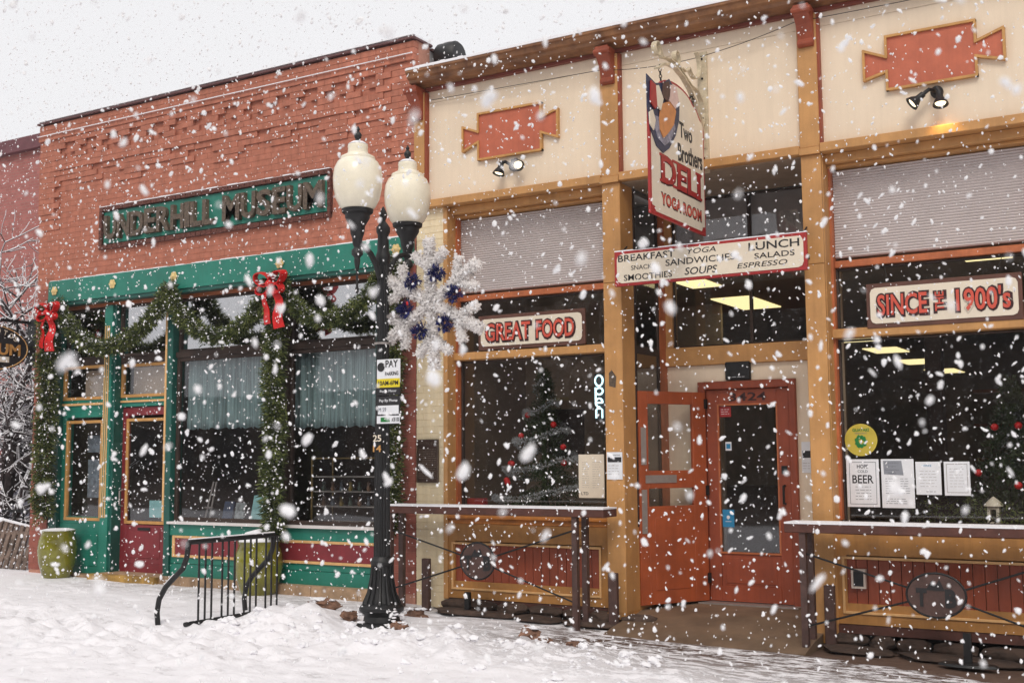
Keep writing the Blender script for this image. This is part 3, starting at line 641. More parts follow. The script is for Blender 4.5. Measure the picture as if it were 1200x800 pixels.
# recessed entrance
obj('entry_soffit', MB().box(-4.95, -3.085, .0, 1.05, 4.37, 4.384), mat('soffit_paint', srgb(150, 132, 112), .7, .1), deli)
YB = 1.05
s = MB().box(-4.95, -4.585, YB, YB+.12, .02, 2.56).box(-3.535, -3.085, YB, YB+.12, .02, 2.56).box(-4.585, -3.535, YB, YB+.12, 2.385, 2.56)
obj('entry_wall', s, M['cream'], deli)
obj('entry_beam', MB().box(-4.95, -3.085, YB-.04, YB+.12, 2.562, 2.76), M['must'], deli, bevel=.006)
obj('entry_mullion', MB().box(-4.95, -4.86, YB-.03, YB+.1, 2.762, 4.37), M['must'], deli)
window(deli, -4.86, -3.99, 2.765, 4.36, YB, fr='darkwood', t=.015, name='transom'); window(deli, -3.99, -3.085, 2.765, 4.36, YB, fr='darkwood', t=.015, name='transom')
obj('blind', MB().box(-4.84, -3.09, YB+.09, YB+.11, 3.62, 4.36), mat('shaded_entry_blind', srgb(150, 142, 140), .8, .1, 3), deli)  # shade of the recess put into the blind's darker grey
obj('side_jamb', MB().box(-4.97, -4.94, .86, YB-.002, .06, 4.36), M['orange'], deli)
obj('side_wall', MB().box(-5.0, -4.95, .24, .86, .06, .9), M['must'], deli)
s = MB().box(-4.965, -4.945, .245, .28, .9, 4.36).box(-4.965, -4.945, .82, .858, .9, 4.36).box(-4.965, -4.945, .28, .82, 2.66, 2.74).box(-4.965, -4.945, .28, .82, .9, .96)
sw = obj('side_window', s, M['darkwood'], deli)
obj('pane', MB().box(-4.962, -4.956, .28, .82, .96, 4.36), M['glass'], sw)
obj('side_wall', MB().box(-3.085, -3.04, .24, YB, -.0, 4.36), M['cream'], deli)
df = obj('door_frame', MB().box(-4.585, -4.51, YB-.05, YB+.1, .05, 2.38).box(-3.61, -3.535, YB-.05, YB+.1, .05, 2.38).box(-4.51, -3.61, YB-.05, YB+.1, 2.30, 2.38), M['rust'], deli, bevel=.006)
d = obj('door', MB().frame(-4.505, -3.615, .115, 2.295, .13, YB-.01, YB+.04, tb=.16).box(-4.375, -3.745, YB+.0, YB+.04, .275, .60).box(-4.33, -3.79, YB-.008, YB, .30, .56), M['rust'], deli, bevel=.005)
obj('pane', MB().box(-4.38, -3.74, YB+.015, YB+.022, .60, 2.14), M['glass'], d)
obj('glazing_bead', MB().frame(-4.385, -3.735, .60, 2.145, .018, YB-.014, YB+.01), M['orange'], d)
obj('handle', MB().tube([(-3.68, YB-.01, 1.30), (-3.68, YB-.06, 1.30), (-3.68, YB-.06, 1.12), (-3.68, YB-.01, 1.12)], .012).box(-3.71, -3.65, YB-.016, YB-.008, 1.42, 1.50), M['iron'], d)
text('house_number', '3424', -4.05, YB-.012, 2.215, .40, .085, 'letout', d, ext=.006, bold=.01)
obj('threshold', MB().box(-4.585, -3.535, YB-.16, YB+.05, .07, .11), M['grey'], deli)
# open outer door leaf, hinged on the left of the frame
leaf = MB(); lz = .12
leaf.box(0, .17, 0, .045, lz, 2.27).box(.745, .86, 0, .045, lz, 2.27).box(.17, .745, 0, .045, 2.14, 2.27).box(.17, .745, 0, .045, 1.28, 1.46).box(.17, .745, 0, .045, lz, 1.10).box(.24, .68, -.006, 0, lz+.14, .98)
ang = math.atan2(-.75, -.43)
def hinge(mb):
    c_, s_ = math.cos(ang), math.sin(ang); hx, hy = -4.50, 1.0
    mb.v = [(hx+v[0]*c_+v[1]*s_, hy+v[0]*s_-v[1]*c_, v[2]) for v in mb.v]; return mb
lf = obj('open_door', hinge(leaf), mat('rust_orange_paint', srgb(170, 82, 44), .5, .12, 3, .12, 50, streak=0.35), deli, bevel=.004); lf['label'] = 'rust orange outer door standing open against the column'
obj('pane', hinge(MB().box(.17, .745, .02, .027, 1.46, 2.14)), M['glass'], lf)
obj('pane', hinge(MB().box(.17, .745, .02, .027, 1.10, 1.28)), M['glass'], lf)
for q in ((.775, .84, 1.52, 1.90), (.40, .79, 1.335, 1.415), (.775, .84, .83, 1.27)): obj('push_plate', hinge(MB().box(q[0], q[1], -.006 if q[0] > .5 else -.008, -.001, q[2], q[3])), M['grey'], lf)
for q in (.3, 1.2, 2.1): obj('hinge', hinge(MB().box(-.02, .02, -.012, .05, q, q+.1)), M['iron'], lf)
# concrete landing, sloping out to the pavement
s = MB(); s.prism([(1.04, .10), (.3, .075), (-.35, -.015), (-.62, -.075), (-.62, -.3), (1.04, -.3)], -4.97, -3.02, 'YZ')
obj('landing', s, M['concrete'], deli)
# foundation stones and ledge
stn = []
for k in range(3):
    mb = MB().blob((0, 0, 0), .5, 2, .22, (1, 1, 1)); me = bpy.data.meshes.new('foundation_stone')
    me.from_pydata([tuple(max(-.46, min(.46, c)) for c in v) for v in mb.v], [], mb.f); me.materials.append(M['dstone']); stn.append(me)
for (x0, x1) in ((-7.15, -4.99), (-3.0, XD)):
    x = x0
    while x < x1:
        l = random.uniform(.16, .42)
        instance('foundation_stone', random.choice(stn), deli, (x+l/2, -.02, gz(x)+.045), (l*1.08, .22, .13), (0, 0, 0)); x += l
    x = x0
    while x < x1:
        l = min(random.uniform(.5, 1.1), x1-x+.05); yy = random.uniform(-.36, -.30)
        instance('ledge_slab', stn[0], deli, (x+l/2, yy/2-.02, gz(x+l/2)-.005), (l*1.07, -yy*1.1, .075), (0, R(random.uniform(-1.5, 1.5))+.02, 0)); x += l
# interior of the deli
s = MB().box(-7.5, XD, 20, 20.1, 0, 3.6).box(-7.5, -7.44, .3, 20, 0, 3.6).box(-7.5, -5.0, .28, .36, 3.41, 4.36).box(-3.04, XD, .28, .36, 3.41, 4.36).box(-4.98, -3.0, YB+.14, YB+.2, 3.56, 4.36)
obj('interior_wall', s, M['inside'], deli)
obj('interior_floor', MB().box(-7.44, -4.97, .3, 20, 0, .08).box(-4.97, -3.03, 1.12, 20, 0, .08).box(-3.03, XD-.03, .3, 20, 0, .08), M['darkwood'], deli)
obj('interior_ceiling', MB().box(-7.44, -5.0, .36, 20, 3.53, 3.6).box(-5.0, -3.0, 1.2, 20, 3.53, 3.6).box(-3.0, XD-.03, .36, 20, 3.53, 3.6), M['ceiling'], deli)
obj('partition', MB().box(-7.44, -6.35, 2.3, 2.36, .08, 3.53).box(-5.9, -5.2, 3.4, 3.46, .08, 3.53), mat('brown_partition', srgb(170, 148, 126), .8, .15, 2), deli)
obj('picture', MB().box(-7.1, -6.6, 2.27, 2.295, 1.6, 2.2), M['darkwood'], deli)
obj('back_shelf', MB().box(-2.9, -.5, 7.6, 7.9, 1.5, 1.55).box(-2.9, -.5, 7.6, 7.9, 2.0, 2.05).box(-2.9, -.5, 7.6, 7.9, 2.5, 2.55), M['orange'], deli)
obj('counter', MB().box(-3.4, -.8, 6, 6.7, .08, 1.1).box(-6.8, -4.4, 6.5, 7.2, .08, 1.15), M['insidedark'], deli)
obj('pillar', MB().box(-3.05, -2.85, 5, 5.2, .08, 3.53), mat('pillar_brown', srgb(84, 58, 48), .7, .15), deli)
for (x0, x1, y0, y1) in ((-5.2, -4.6, 8.3, 9.3), (-5.25, -4.65, 10.7, 11.8), (-5.35, -4.7, 13.7, 15.), (-5.4, -4.75, 16.8, 18.2), (-5.12, -4.62, 2.85, 4.05), (-4.95, -4.6, 1.3, 1.85), (-1.95, -1.52, 1.2, 1.65)):
    obj('ceiling_light', MB().box(x0, x1, y0, y1, 3.515, 3.528), M['panel_light'], deli)
# ------------------------------------------------------------------ shaped wall plaques (can silhouettes)
def plaque(x, outline, label):
    t = thing('wall_plaque', (x, 0, 5.1), label, 'plaque', 'rust red plaques on the cream fascia')
    obj('board', MB().prism(outline, -.03, -.001), M['fishred'], t); s = MB(); n = len(outline)
    for i in range(n):
        a, b = Vector(outline[i]), Vector(outline[(i+1) % n]); d = (b-a).normalized(); q = Vector((-d.y, d.x))*.011; e = d*.011
        s.prism([tuple(a-q-e), tuple(b-q+e), tuple(b+q+e), tuple(a+q-e)], -.044-.0007*i, -.002)
    obj('trim', s, M['gold_trim'], t)
def fish(x0, x1, x2, x3, zb, zt, l0, l1, l2, l3, r0, r1, r2, r3):
    return [(x0, l0), (x1, l2), (x1, zb), (x2, zb), (x2, r2), (x3, r0), (x3, r1), (x2, r3), (x2, zt), (x1, zt), (x1, l3), (x0, l1)]
plaque(-6.27, fish(-6.86, -6.66, -5.87, -5.67, 4.85, 5.36, 4.97, 5.24, 5.05, 5.16, 4.96, 5.26, 5.04, 5.20), 'rust red can shaped plaque with gold edge, above the GREAT FOOD window')
plaque(-1.9, fish(-2.48, -2.28, -1.52, -1.29, 4.88, 5.37, 5.0, 5.27, 5.05, 5.18, 4.98, 5.26, 5.05, 5.18), 'rust red can shaped plaque with gold edge above the SINCE THE 1900s window')
# twin flood lamps
def flood(c, heads, label):
    t = thing('flood_lamp', c, label, 'flood lamp', 'twin flood lamps on the fascia')
    bb = MB().lathe([(.0, 0), (.055, 0), (.055, .03), (.03, .05), (0, .05)], 0, 0, 0, 14); bb.v = [(c[0]+v[0], c[1]-v[2], c[2]+v[1]) for v in bb.v]
    obj('base', bb, M['iron'], t)
    for p, d in heads:
        p = Vector(p); d = Vector(d).normalized(); c0 = Vector(c)+Vector((0, -.05, 0)); m = (p-d*.10)
        q = d.to_track_quat('Z', 'Y').to_matrix().to_4x4(); q.translation = p
        def T(prof, nm, mt, par):
            mb = MB().lathe(prof, 0, 0, 0, 16); mb.v = [tuple(q @ Vector(v)) for v in mb.v]; return obj(nm, mb, mt, par, smooth=True)
        h = T([(.0, -.105), (.028, -.10), (.03, -.04), (.055, .0), (.068, .035), (.06, .035), (.05, .01), (0, .005)], 'lamp_head', M['iron'], t)
        T([(.0, .012), (.047, .016), (.042, .024), (0, .028)], 'bulb', M['bulb'], h)
        obj('arm', MB().tube([c0, (c0+m)/2+Vector((0, -.03, .02)), m], .018, 8), M['iron'], t, smooth=True)
flood((-6.22, 0, 4.72), [((-6.34, -.12, 4.66), (-.15, -.25, -1)), ((-6.10, -.14, 4.70), (.55, -.55, -.65))], 'black twin flood lamp lit above the GREAT FOOD window')
flood((-1.86, 0, 4.79), [((-2.03, -.14, 4.70), (-.85, -.35, -.75)), ((-1.81, -.16, 4.66), (.1, -.3, -1))], 'black twin flood lamp lit above the SINCE THE 1900s window')
ld = bpy.data.lights.new('flood_bulb', 'SPOT'); ld.energy = 6; ld.color = (1, .68, .2); ld.spot_size = R(95); ld.spot_blend = .8; ld.shadow_soft_size = .03
lo = bpy.data.objects.new('flood_bulb', ld); C.objects.link(lo); lo.location = (-1.80, -.17, 4.60); lo.rotation_euler = Vector((.0, .28, -1)).to_track_quat('-Z', 'Y').to_euler()
# ================================================================== SIGNS
def notched(x0, x1, z0, z1, n):
    return [(x0+n, z0), (x1-n, z0), (x1-n*.3, z0+n*.3), (x1, z0+n), (x1, z1-n), (x1-n*.3, z1-n*.3), (x1-n, z1), (x0+n, z1), (x0+n*.3, z1-n*.3), (x0, z1-n), (x0, z0+n), (x0+n*.3, z0+n*.3)]
bs = thing('menu_sign', (-3.96, -.24, 3.28), 'long cream sign with red border reading BREAKFAST, YOGA, LUNCH hung across the entrance', 'sign')
obj('board', MB().box(-4.93, -3.0, -.25, -.215, 3.275, 3.62), M['signred'], bs, bevel=.005)
obj('face', MB().prism(notched(-4.90, -3.03, 3.303, 3.592, .05), -.256, -.2495), M['signwhite'], bs)
for s_, cx, cz, w_, h_, sh, bo in (('BREAKFAST', -4.585, 3.548, .60, .066, 0, .01), ('YOGA', -4.01, 3.552, .29, .05, .2, 0), ('LUNCH', -3.305, 3.535, .48, .075, 0, .012), ('SNACKS', -4.62, 3.447, .25, .045, 0, 0), ('SANDWICHES', -4.03, 3.462, .70, .062, 0, .006), ('SALADS', -3.30, 3.443, .38, .052, 0, .006), ('SMOOTHIES', -4.57, 3.353, .51, .06, 0, .006), ('SOUPS', -4.02, 3.362, .33, .07, .18, .008), ('ESPRESSO', -3.42, 3.365, .48, .048, .2, 0)):
    text('lettering', s_, cx, -.2562, cz, w_, h_, 'black', bs, ext=.002, bold=bo, shear=sh)
obj('hanger', MB().tube([(-4.88, -.22, 3.6), (-4.88, -.06, 3.7)], .008).tube([(-3.05, -.22, 3.6), (-3.05, -.06, 3.7)], .008).box(-4.9, -4.86, -.215, -.05, 3.4, 3.43).box(-3.07, -3.03, -.215, -.05, 3.4, 3.43), M['iron'], bs)
def window_sign(x0, x1, z0, z1, word, lab, small=None):
    t = thing('window_sign', ((x0+x1)/2, .1, z0), lab, 'sign')
    obj('board', MB().box(x0, x1, .09, .12, z0, z1), mat('sign_brown', srgb(98, 62, 50), .5, .12, 8), t, bevel=.004)
    obj('face', MB().prism(notched(x0+.035, x1-.035, z0+.04, z1-.04, .045), .084, .0895), M['signwhite'], t)
    zc = (z0+z1)/2; h = (z1-z0)*.52; wd = x1-x0
    for tx, cx, ww, hh, ro in word:
        text('letter_shadow', tx, cx+.004, .0838, zc-.004, ww+.035, hh+.04, 'letout', t, ext=.004, bold=.075, rot=ro)
        text('lettering', tx, cx, .0785, zc, ww, hh, 'letred', t, ext=.004, bold=.018, rot=ro)
    for q in ((x0+.2, x0+.15), (x1-.2, x1-.15)): obj('hanging_wire', MB().tube([(q[0], .1, z1), (q[1], .16, 3.33)], .003, 5), M['iron'], t)
window_sign(-6.75, -5.44, 2.765, 3.14, [('GREAT', -6.37, .56, .19, 0), ('FOOD', -5.79, .45, .19, 0)], 'white sign with brown frame and red letters GREAT FOOD in the left deli window')
window_sign(-2.57, -1.26, 2.74, 3.145, [('SINCE', -2.255, .43, .19, 0), ('THE', -1.935, .17, .075, R(90)), ("1900's", -1.575, .44, .20, 0)], 'white sign with brown frame and red letters SINCE THE 1900s in the right deli window')
# hanging sign on a scroll bracket
hb = thing('sign_bracket', (-4.05, 0, 4.8), 'cream scrolled iron bracket holding the hanging deli sign', 'bracket')
bm_ = mat('cream_iron', srgb(206, 190, 160), .45, .15, 20)
def flat(pts, wd=.04, th=.006):
    return ribbon(MB(), [(-4.05, y, z) for y, z in pts], wd, (1, 0, 0), th)
def arc(cy, cz, r, a0, a1, n=12, k=1): return [(cy+r*math.cos(R(a0+(a1-a0)*i/n))*(1-(1-k)*i/n), cz+r*math.sin(R(a0+(a1-a0)*i/n))*(1-(1-k)*i/n)) for i in range(n+1)]
obj('wall_plate', MB().box(-4.10, -4.0, -.02, -.001, 4.35, 5.57), bm_, hb)
for zz in (4.5, 4.9, 5.3, 5.5): obj('bolt', MB().blob((-4.05, -.025, zz), .013, 1, 0), M['iron'], hb)
obj('scroll', flat([(-1.14, 5.08), (-1.0, 5.16), (-.85, 5.20), (-.70, 5.21), (-.52, 5.17), (-.36, 5.10), (-.22, 5.0), (-.11, 4.88), (-.05, 4.75), (-.02, 4.6)], .05, .009), bm_, hb)
obj('scroll', flat(arc(-1.13, 5.26, .07, 60, 420, 16, .6)[::-1]+[(-1.02, 5.22), (-.85, 5.25), (-.72, 5.25)], .05), bm_, hb)
obj('scroll', flat(arc(-.68, 5.32, .065, -60, 260, 14, .7)[::-1]+[(-.58, 5.22), (-.45, 5.18), (-.33, 5.14), (-.18, 5.14), (-.06, 5.06), (.0-.02, 4.95), (-.03, 4.85), (-.09, 4.80), (-.15, 4.86), (-.19, 4.95)], .045), bm_, hb)
obj('scroll', flat([(-.55, 5.25), (-.47, 5.24), (-.40, 5.28)]+arc(-.24, 5.40, .16, 215, 420, 14, .9), .045), bm_, hb)
hs = thing('hanging_sign', (-4.05, -.7, 3.72), 'cream hanging sign with red border and the words Two Brothers DELI YOGA ROOM', 'sign')
ol = [(-1.36, 3.72), (-.06, 3.72), (-.06, 4.83), (-.16, 4.86), (-.24, 4.93)]+[(-.71+.42*math.cos(R(a)), 4.90+.15*math.sin(R(a))) for a in range(20, 161, 14)]+[(-1.18, 4.93), (-1.26, 4.86), (-1.36, 4.83)]
inn = [(-1.33, 3.80), (-1.27, 3.79), (-1.25, 3.75), (-.17, 3.75), (-.15, 3.79), (-.09, 3.80), (-.09, 4.81), (-.18, 4.84), (-.26, 4.91)]+[(-.71+.38*math.cos(R(a)), 4.895+.13*math.sin(R(a))) for a in range(20, 161, 14)]+[(-1.16, 4.91), (-1.24, 4.84), (-1.33, 4.81)]
obj('board', MB().prism(ol, -4.058, -4.035, 'YZ'), M['signred'], hs)
obj('face', MB().prism(inn, -4.0345, -4.031, 'YZ').prism(inn, -4.062, -4.0585, 'YZ'), M['signwhite'], hs)
text('lettering', 'Two', -.53, -4.031, 4.63, .31, .15, 'black', hs, 'YZ', .003, .02, 0)
text('lettering', 'Brothers', -.43, -4.031, 4.42, .60, .17, 'black', hs, 'YZ', .003, .02, 0, rot=R(3))
text('lettering', 'DELI', -.66, -4.031, 4.165, .96, .275, 'letout', hs, 'YZ', .0015, .05)
text('lettering', 'DELI', -.66, -4.0295, 4.17, .93, .25, 'signred', hs, 'YZ', .003, .03)
text('lettering', 'YOGA ROOM', -.66, -4.031, 3.89, .97, .125, 'letout', hs, 'YZ', .0015, .06, spacing=1.12)
text('lettering', 'YOGA ROOM', -.66, -4.0295, 3.89, .95, .10, 'letred', hs, 'YZ', .003, .015, spacing=1.12)
for y0, y1, z0 in ((-1.16, -1.0, 4.04), (-1.16, -1.0, 4.275), (-.87, -.75, 4.04), (-.87, -.75, 4.275), (-.60, -.46, 4.275), (-.31, -.16, 4.04), (-.31, -.16, 4.275)):
    obj('serif', MB().box(-4.0305, -4.0255, y0, y1, z0, z0+.024), M['signred'], hs)
def blobpoly(pts, x0, x1, nm, m, par): return obj(nm, MB().prism(pts, x0, x1, 'YZ'), m, par)
em = [(-1.40, 4.93), (-1.22, 4.90), (-1.05, 4.95), (-.92, 5.02), (-.80, 4.96), (-.70, 4.86), (-.72, 4.70), (-.80, 4.55), (-.95, 4.40), (-1.08, 4.33), (-1.22, 4.36), (-1.34, 4.48), (-1.40, 4.66)]
blobpoly([(-1.04+(a+1.04)*1.06, 4.67+(b-4.67)*1.06) for a, b in em], -4.031, -4.024, 'emblem_outline', mat('emblem_navy', srgb(44, 56, 92), .5, .3, 30), hs)
blobpoly([(-1.33, 4.60), (-1.15, 4.62), (-.98, 4.72), (-.85, 4.68), (-.80, 4.60), (-.92, 4.46), (-1.06, 4.38), (-1.22, 4.42)], -4.024, -4.019, 'emblem_rim', mat('emblem_grey', srgb(150, 150, 170), .5, .3, 20), hs)
blobpoly([(-1.18, 4.60), (-1.15, 4.74), (-1.0, 4.80), (-.86, 4.84), (-.80, 4.76), (-.86, 4.62), (-.98, 4.52), (-1.10, 4.44), (-1.17, 4.50)], -4.019, -4.010, 'emblem_body', M['tan'], hs)
blobpoly([(-1.38, 4.70), (-1.28, 4.66), (-1.18, 4.76), (-1.22, 4.88), (-1.36, 4.90)], -4.019, -4.006, 'emblem_red', M['signred'], hs)
blobpoly([(-1.24, 4.70), (-1.16, 4.68), (-1.10, 4.80), (-1.20, 4.90), (-1.26, 4.88)], -4.018, -4.004, 'emblem_white', M['signwhite'], hs)
blobpoly([(-1.12, 4.82), (-1.0, 4.80), (-.92, 4.90), (-.96, 5.0), (-1.08, 4.96)], -4.018, -4.006, 'emblem_brown', mat('emblem_brown', srgb(80, 44, 40), .5, .3, 30), hs)
blobpoly([(-.96, 4.82), (-.82, 4.78), (-.74, 4.88), (-.80, 5.0), (-.92, 4.98)], -4.017, -4.004, 'emblem_pink', M['skin'], hs)
blobpoly([(-1.40, 4.50), (-1.32, 4.46), (-1.28, 4.56), (-1.34, 4.64), (-1.41, 4.60)], -4.017, -4.006, 'emblem_white', M['signwhite'], hs)
def chain(p0, p1, nm, par, n=7):
    p0, p1 = Vector(p0), Vector(p1); s = MB(); d = (p1-p0)/n
    for i in range(n):
        c = p0+d*(i+.5); l = d.length*.62; u = d.normalized(); v = Vector((1, 0, 0)) if i % 2 else u.cross(Vector((1, 0, 0))).normalized()
        s.tube([c+u*l*math.cos(a*1.0472)+v*.013*math.sin(a*1.0472) for a in range(7)], .0045, 5, cap=False)
    return obj(nm, s, M['iron'], par)
chain((-4.05, -1.07, 5.13), (-4.05, -1.04, 4.93), 'chain', hs); chain((-4.05, -.27, 5.06), (-4.05, -.45, 4.98), 'chain', hs, 6); chain((-4.05, -.27, 5.06), (-4.05, -.30, 4.90), 'chain', hs, 5)
# cable looped along the fascia
def droop(p0, p1, s_, n=10): return [(p0[0]+(p1[0]-p0[0])*i/n, p0[1]+(p1[1]-p0[1])*i/n, p0[2]+(p1[2]-p0[2])*i/n-s_*(1-(2*i/n-1)**2)) for i in range(n+1)]
o = obj('cable', MB().tube(droop((-7.3, -.05, 5.62), (-5.1, -.10, 5.56), .0)+droop((-5.1, -.10, 5.555), (-4.10, -.08, 5.50), .03)[1:]+droop((-4.1, -.08, 5.50), (-3.1, -.08, 5.66), .02)[1:]+droop((-3.0, -.08, 5.66), (-.2, -.05, 5.70), .02)[1:], .0035, 5), M['iron'], None, origin=(-4, -.1, 5.6)); tag(o, 'thin dark cable strung along the top of the cream fascia', 'cable')
for (x0, x1, y0, y1, z_, par) in ((-7.46, XD, -.29, -.18, 5.9455, deli), (-13.72, -7.56, -.10, .0, 4.0905, mus), (-14.1, -7.5, -.085, .1, 6.4255, mus), (-4.93, -3.0, -.25, -.215, 3.621, bs), (-12.8, -8.74, -.05, .0, 5.041, sg)):
    q = MB(); x = x0
    while x < x1:
        l = random.uniform(.05, .2); q.box(x, min(x+l, x1), y0+.002, y1, z_, z_+random.uniform(.003, .016)); x += l
    tag(obj('snow_cap', q, M['snow'], par), kind='stuff')
# ================================================================== STREET LAMP
LX, LY = -6.92, -1.40; LZ = gz(LX)-.035
lp = thing('street_lamp', (LX, LY, LZ), 'black iron street lamp with two milky acorn globes beside the snow bank', 'street lamp')
bf_ = MB()
for k in range(12):
    a = 2*math.pi*k/12; bf_.tube([(LX+.17*math.cos(a), LY+.17*math.sin(a), LZ+.24), (LX+.128*math.cos(a), LY+.128*math.sin(a), LZ+.35), (LX+.104*math.cos(a), LY+.104*math.sin(a), LZ+.50), (LX+.096*math.cos(a), LY+.096*math.sin(a), LZ+.61)], [.022, .016, .012, .010], 6)
obj('fluting', bf_, M['iron'], lp, smooth=True)
obj('base', MB().lathe([(0, 0), (.25, 0), (.26, .03), (.235, .06), (.18, .08), (.17, .13), (.19, .16), (.215, .18), (.22, .21), (.19, .24), (.155, .255), (.15, .28), (.13, .33), (.112, .40), (.10, .50), (.094, .60), (.11, .62), (.11, .65), (.095, .67), (.085, .69), (0, .69)], LX, LY, LZ, 16), M['iron'], lp, smooth=True)
s = MB(); seg = 32; vs = []
zsec = [(.082, .6), (.078, 1.2), (.068, 2.2), (.060, 3.3), (.056, 3.62)]
for r_, z_ in zsec:
    for k in range(seg):
        q = 2*math.pi*k/seg; rr = r_*(1 if k % 2 else .88); vs.append((LX+rr*math.cos(q), LY+rr*math.sin(q), LZ+z_))
s.add(vs, [(i*seg+k, i*seg+(k+1) % seg, (i+1)*seg+(k+1) % seg, (i+1)*seg+k) for i in range(len(zsec)-1) for k in range(seg)])
obj('pole', s, M['iron'], lp)
obj('pole_top', MB().lathe([(.0, 3.55), (.062, 3.55), (.075, 3.60), (.075, 3.64), (.06, 3.68), (.055, 3.85), (.07, 3.88), (.07, 3.92), (.045, 3.96), (.022, 3.99), (.035, 4.03), (.04, 4.06), (.025, 4.10), (.01, 4.13), (0, 4.14)], LX, LY, LZ, 14), M['iron'], lp, smooth=True)
for sg_ in (-1, 1):
    cy = LY+sg_*.41
    pts = [(LX, LY+sg_*.05, 3.38), (LX, LY+sg_*.11, 3.50), (LX, LY+sg_*.20, 3.60), (LX, LY+sg_*.31, 3.66), (LX, LY+sg_*.41, 3.68)]
    obj('arm', MB().tube(pts, [.03, .03, .028, .026, .026], 8), M['iron'], lp, smooth=True)
    obj('holder', MB().lathe([(.0, 3.18), (.014, 3.19), (.02, 3.22), (.012, 3.25), (.012, 3.40), (.022, 3.44), (.03, 3.50), (.028, 3.53), (.055, 3.56), (.055, 3.60), (.03, 3.63), (.045, 3.66), (.05, 3.72), (.065, 3.76), (.075, 3.84), (.11, 3.90), (.12, 3.92), (.12, 3.95), (.15, 3.97), (.155, 4.0), (.12, 4.01), (0, 4.01)], LX, cy, 0, 20), M['iron'], lp, smooth=True)
    g_ = obj('globe', MB().lathe([(.145, 4.000), (.175, 4.031), (.212, 4.106), (.234, 4.212), (.24, 4.310), (.23, 4.398), (.20, 4.465), (.168, 4.491), (.17, 4.504), (.165, 4.518), (.125, 4.540), (.10, 4.558), (.095, 4.602), (.10, 4.620), (.095, 4.637), (.06, 4.659), (0, 4.664)], LX, cy, 0, 32), M['globe'], lp, smooth=True)
    obj('snow_cap', MB().lathe([(.0, 4.653), (.09, 4.639), (.098, 4.644), (.06, 4.671), (0, 4.674)], LX, cy, 0, 16), M['snow'], g_, smooth=True)
    obj('finial', MB().lathe([(0, 4.655), (.05, 4.664), (.02, 4.690), (.035, 4.717), (.038, 4.743), (.02, 4.770), (.012, 4.779), (.022, 4.796), (.006, 4.823), (0, 4.832)], LX, cy, 0, 12), M['iron'], g_, smooth=True)
s = MB()
for k in range(40):
    a = random.random()*6.28; s.blob((LX+.21*math.cos(a), LY+.21*math.sin(a), LZ+random.uniform(.04, .21)), random.uniform(.01, .03), 1, .3, (1.4, 1.4, .5))
tag(obj('snow_cap', s, M['snow'], lp), kind='stuff')
obj('clamp', MB().lathe([(0, 0), (.085, 0), (.085, .02), (0, .02)], LX, LY, 2.72, 12).box(LX-.06, LX+.3, LY-.015, LY+.015, 2.98, 3.01), M['grey'], lp)
# flocked snowflake decoration
FX, FY, FZ = -6.36, -1.36, 3.10
sf = thing('snowflake_decoration', (FX, FY, FZ), 'large white flocked tinsel snowflake with blue clusters hung on the street lamp', 'decoration')
def frosty(pts, n, rad):
    m = MB().tube(pts, .036, 7, 0); m.needles(pts, n, rad*.55, rad*.5, .009, (0, 0, 0, 0, 0, 0, 0, 1), inner=.2); return m
for k in range(6):
    a = R(90+60*k+3); d = Vector((math.cos(a), 0, math.sin(a))); pn = Vector((-d.z, 0, d.x)); c = Vector((FX, FY, FZ))
    arm = obj('arm', frosty([c, c+d*.33, c+d*.64], 1900, .078), [M['frost'], mat('frost_shade', srgb(176, 172, 172), .8, .1)], sf)
    for sd_ in (-1, 1):
        b0 = c+d*.34; b1 = c+d*.50+pn*sd_*.19
        obj('branch', frosty([b0, b1], 600, .066), [M['frost'], MATS['frost_shade']], arm)
for k in range(6):
    a = R(60*k+3+8); c = Vector((FX+.29*math.cos(a), FY-.05, FZ+.29*math.sin(a)))
    m = MB().needles([c-Vector((.05, 0, .03)), c+Vector((.05, 0, .03))], 420, .055, .045, .005, (0,), inner=.0)
    cl = obj('blue_cluster', m, M['blue'], sf)
    for q in range(5):
        aa = random.random()*6.28; p = c+Vector((.075*math.cos(aa), -.03, .075*math.sin(aa)))
        obj('light_bulb', MB().blob(p, .013, 1, 0, (1, 1, 1.9)), M['blue'] if q or k != 3 else M['red'], cl)
# small red poinsettia tucked behind the pole
# parking signs
pk = thing('parking_sign', (LX+.13, LY-.085, 2.05), 'white PAY PARKING sign plate with yellow hours band on the lamp pole', 'sign')
px = LX+.135; py = LY-.085
obj('plate', MB().box(px-.14, px+.14, py, py+.006, 2.335, 2.565), M['white'], pk)
obj('yellow_band', MB().box(px-.138, px+.138, py-.0025, py-.0005, 2.29, 2.375), M['yellow'], pk)
obj('black_band', MB().box(px-.14, px+.14, py-.002, py+.006, 2.215, 2.289), M['black'], pk)
text('lettering', 'PAY', px+.04, py-.0005, 2.52, .15, .07, 'black', pk, bold=.02); text('lettering', 'PARKING', px+.04, py-.0005, 2.425, .16, .038, 'black', pk, bold=.02)
text('lettering', '10AM-6PM', px, py-.003, 2.333, .24, .045, 'black', pk, bold=.015); text('lettering', 'Pay at Meter', px, py-.0025, 2.252, .2, .03, 'white', pk)
obj('emblem', MB().lathe([(.02, 0), (.045, 0), (.045, .002), (.02, .002)], 0, 0, 0, 14), M['black'], pk); e_ = C.objects[-1]; e_.rotation_euler = (R(90), 0, 0); 
e_.data.transform(Matrix.Translation(wloc(pk))); e_.location = Vector((px-.09, py-.001, 2.49))-wloc(pk)
pk2 = thing('phone_parking_sign', (LX+.13, LY-.085, 1.97), 'black and white pay by phone plate below the PAY PARKING plate', 'sign')
obj('plate', MB().box(px-.14, px+.14, py, py+.006, 1.93, 2.205), M['black'], pk2)
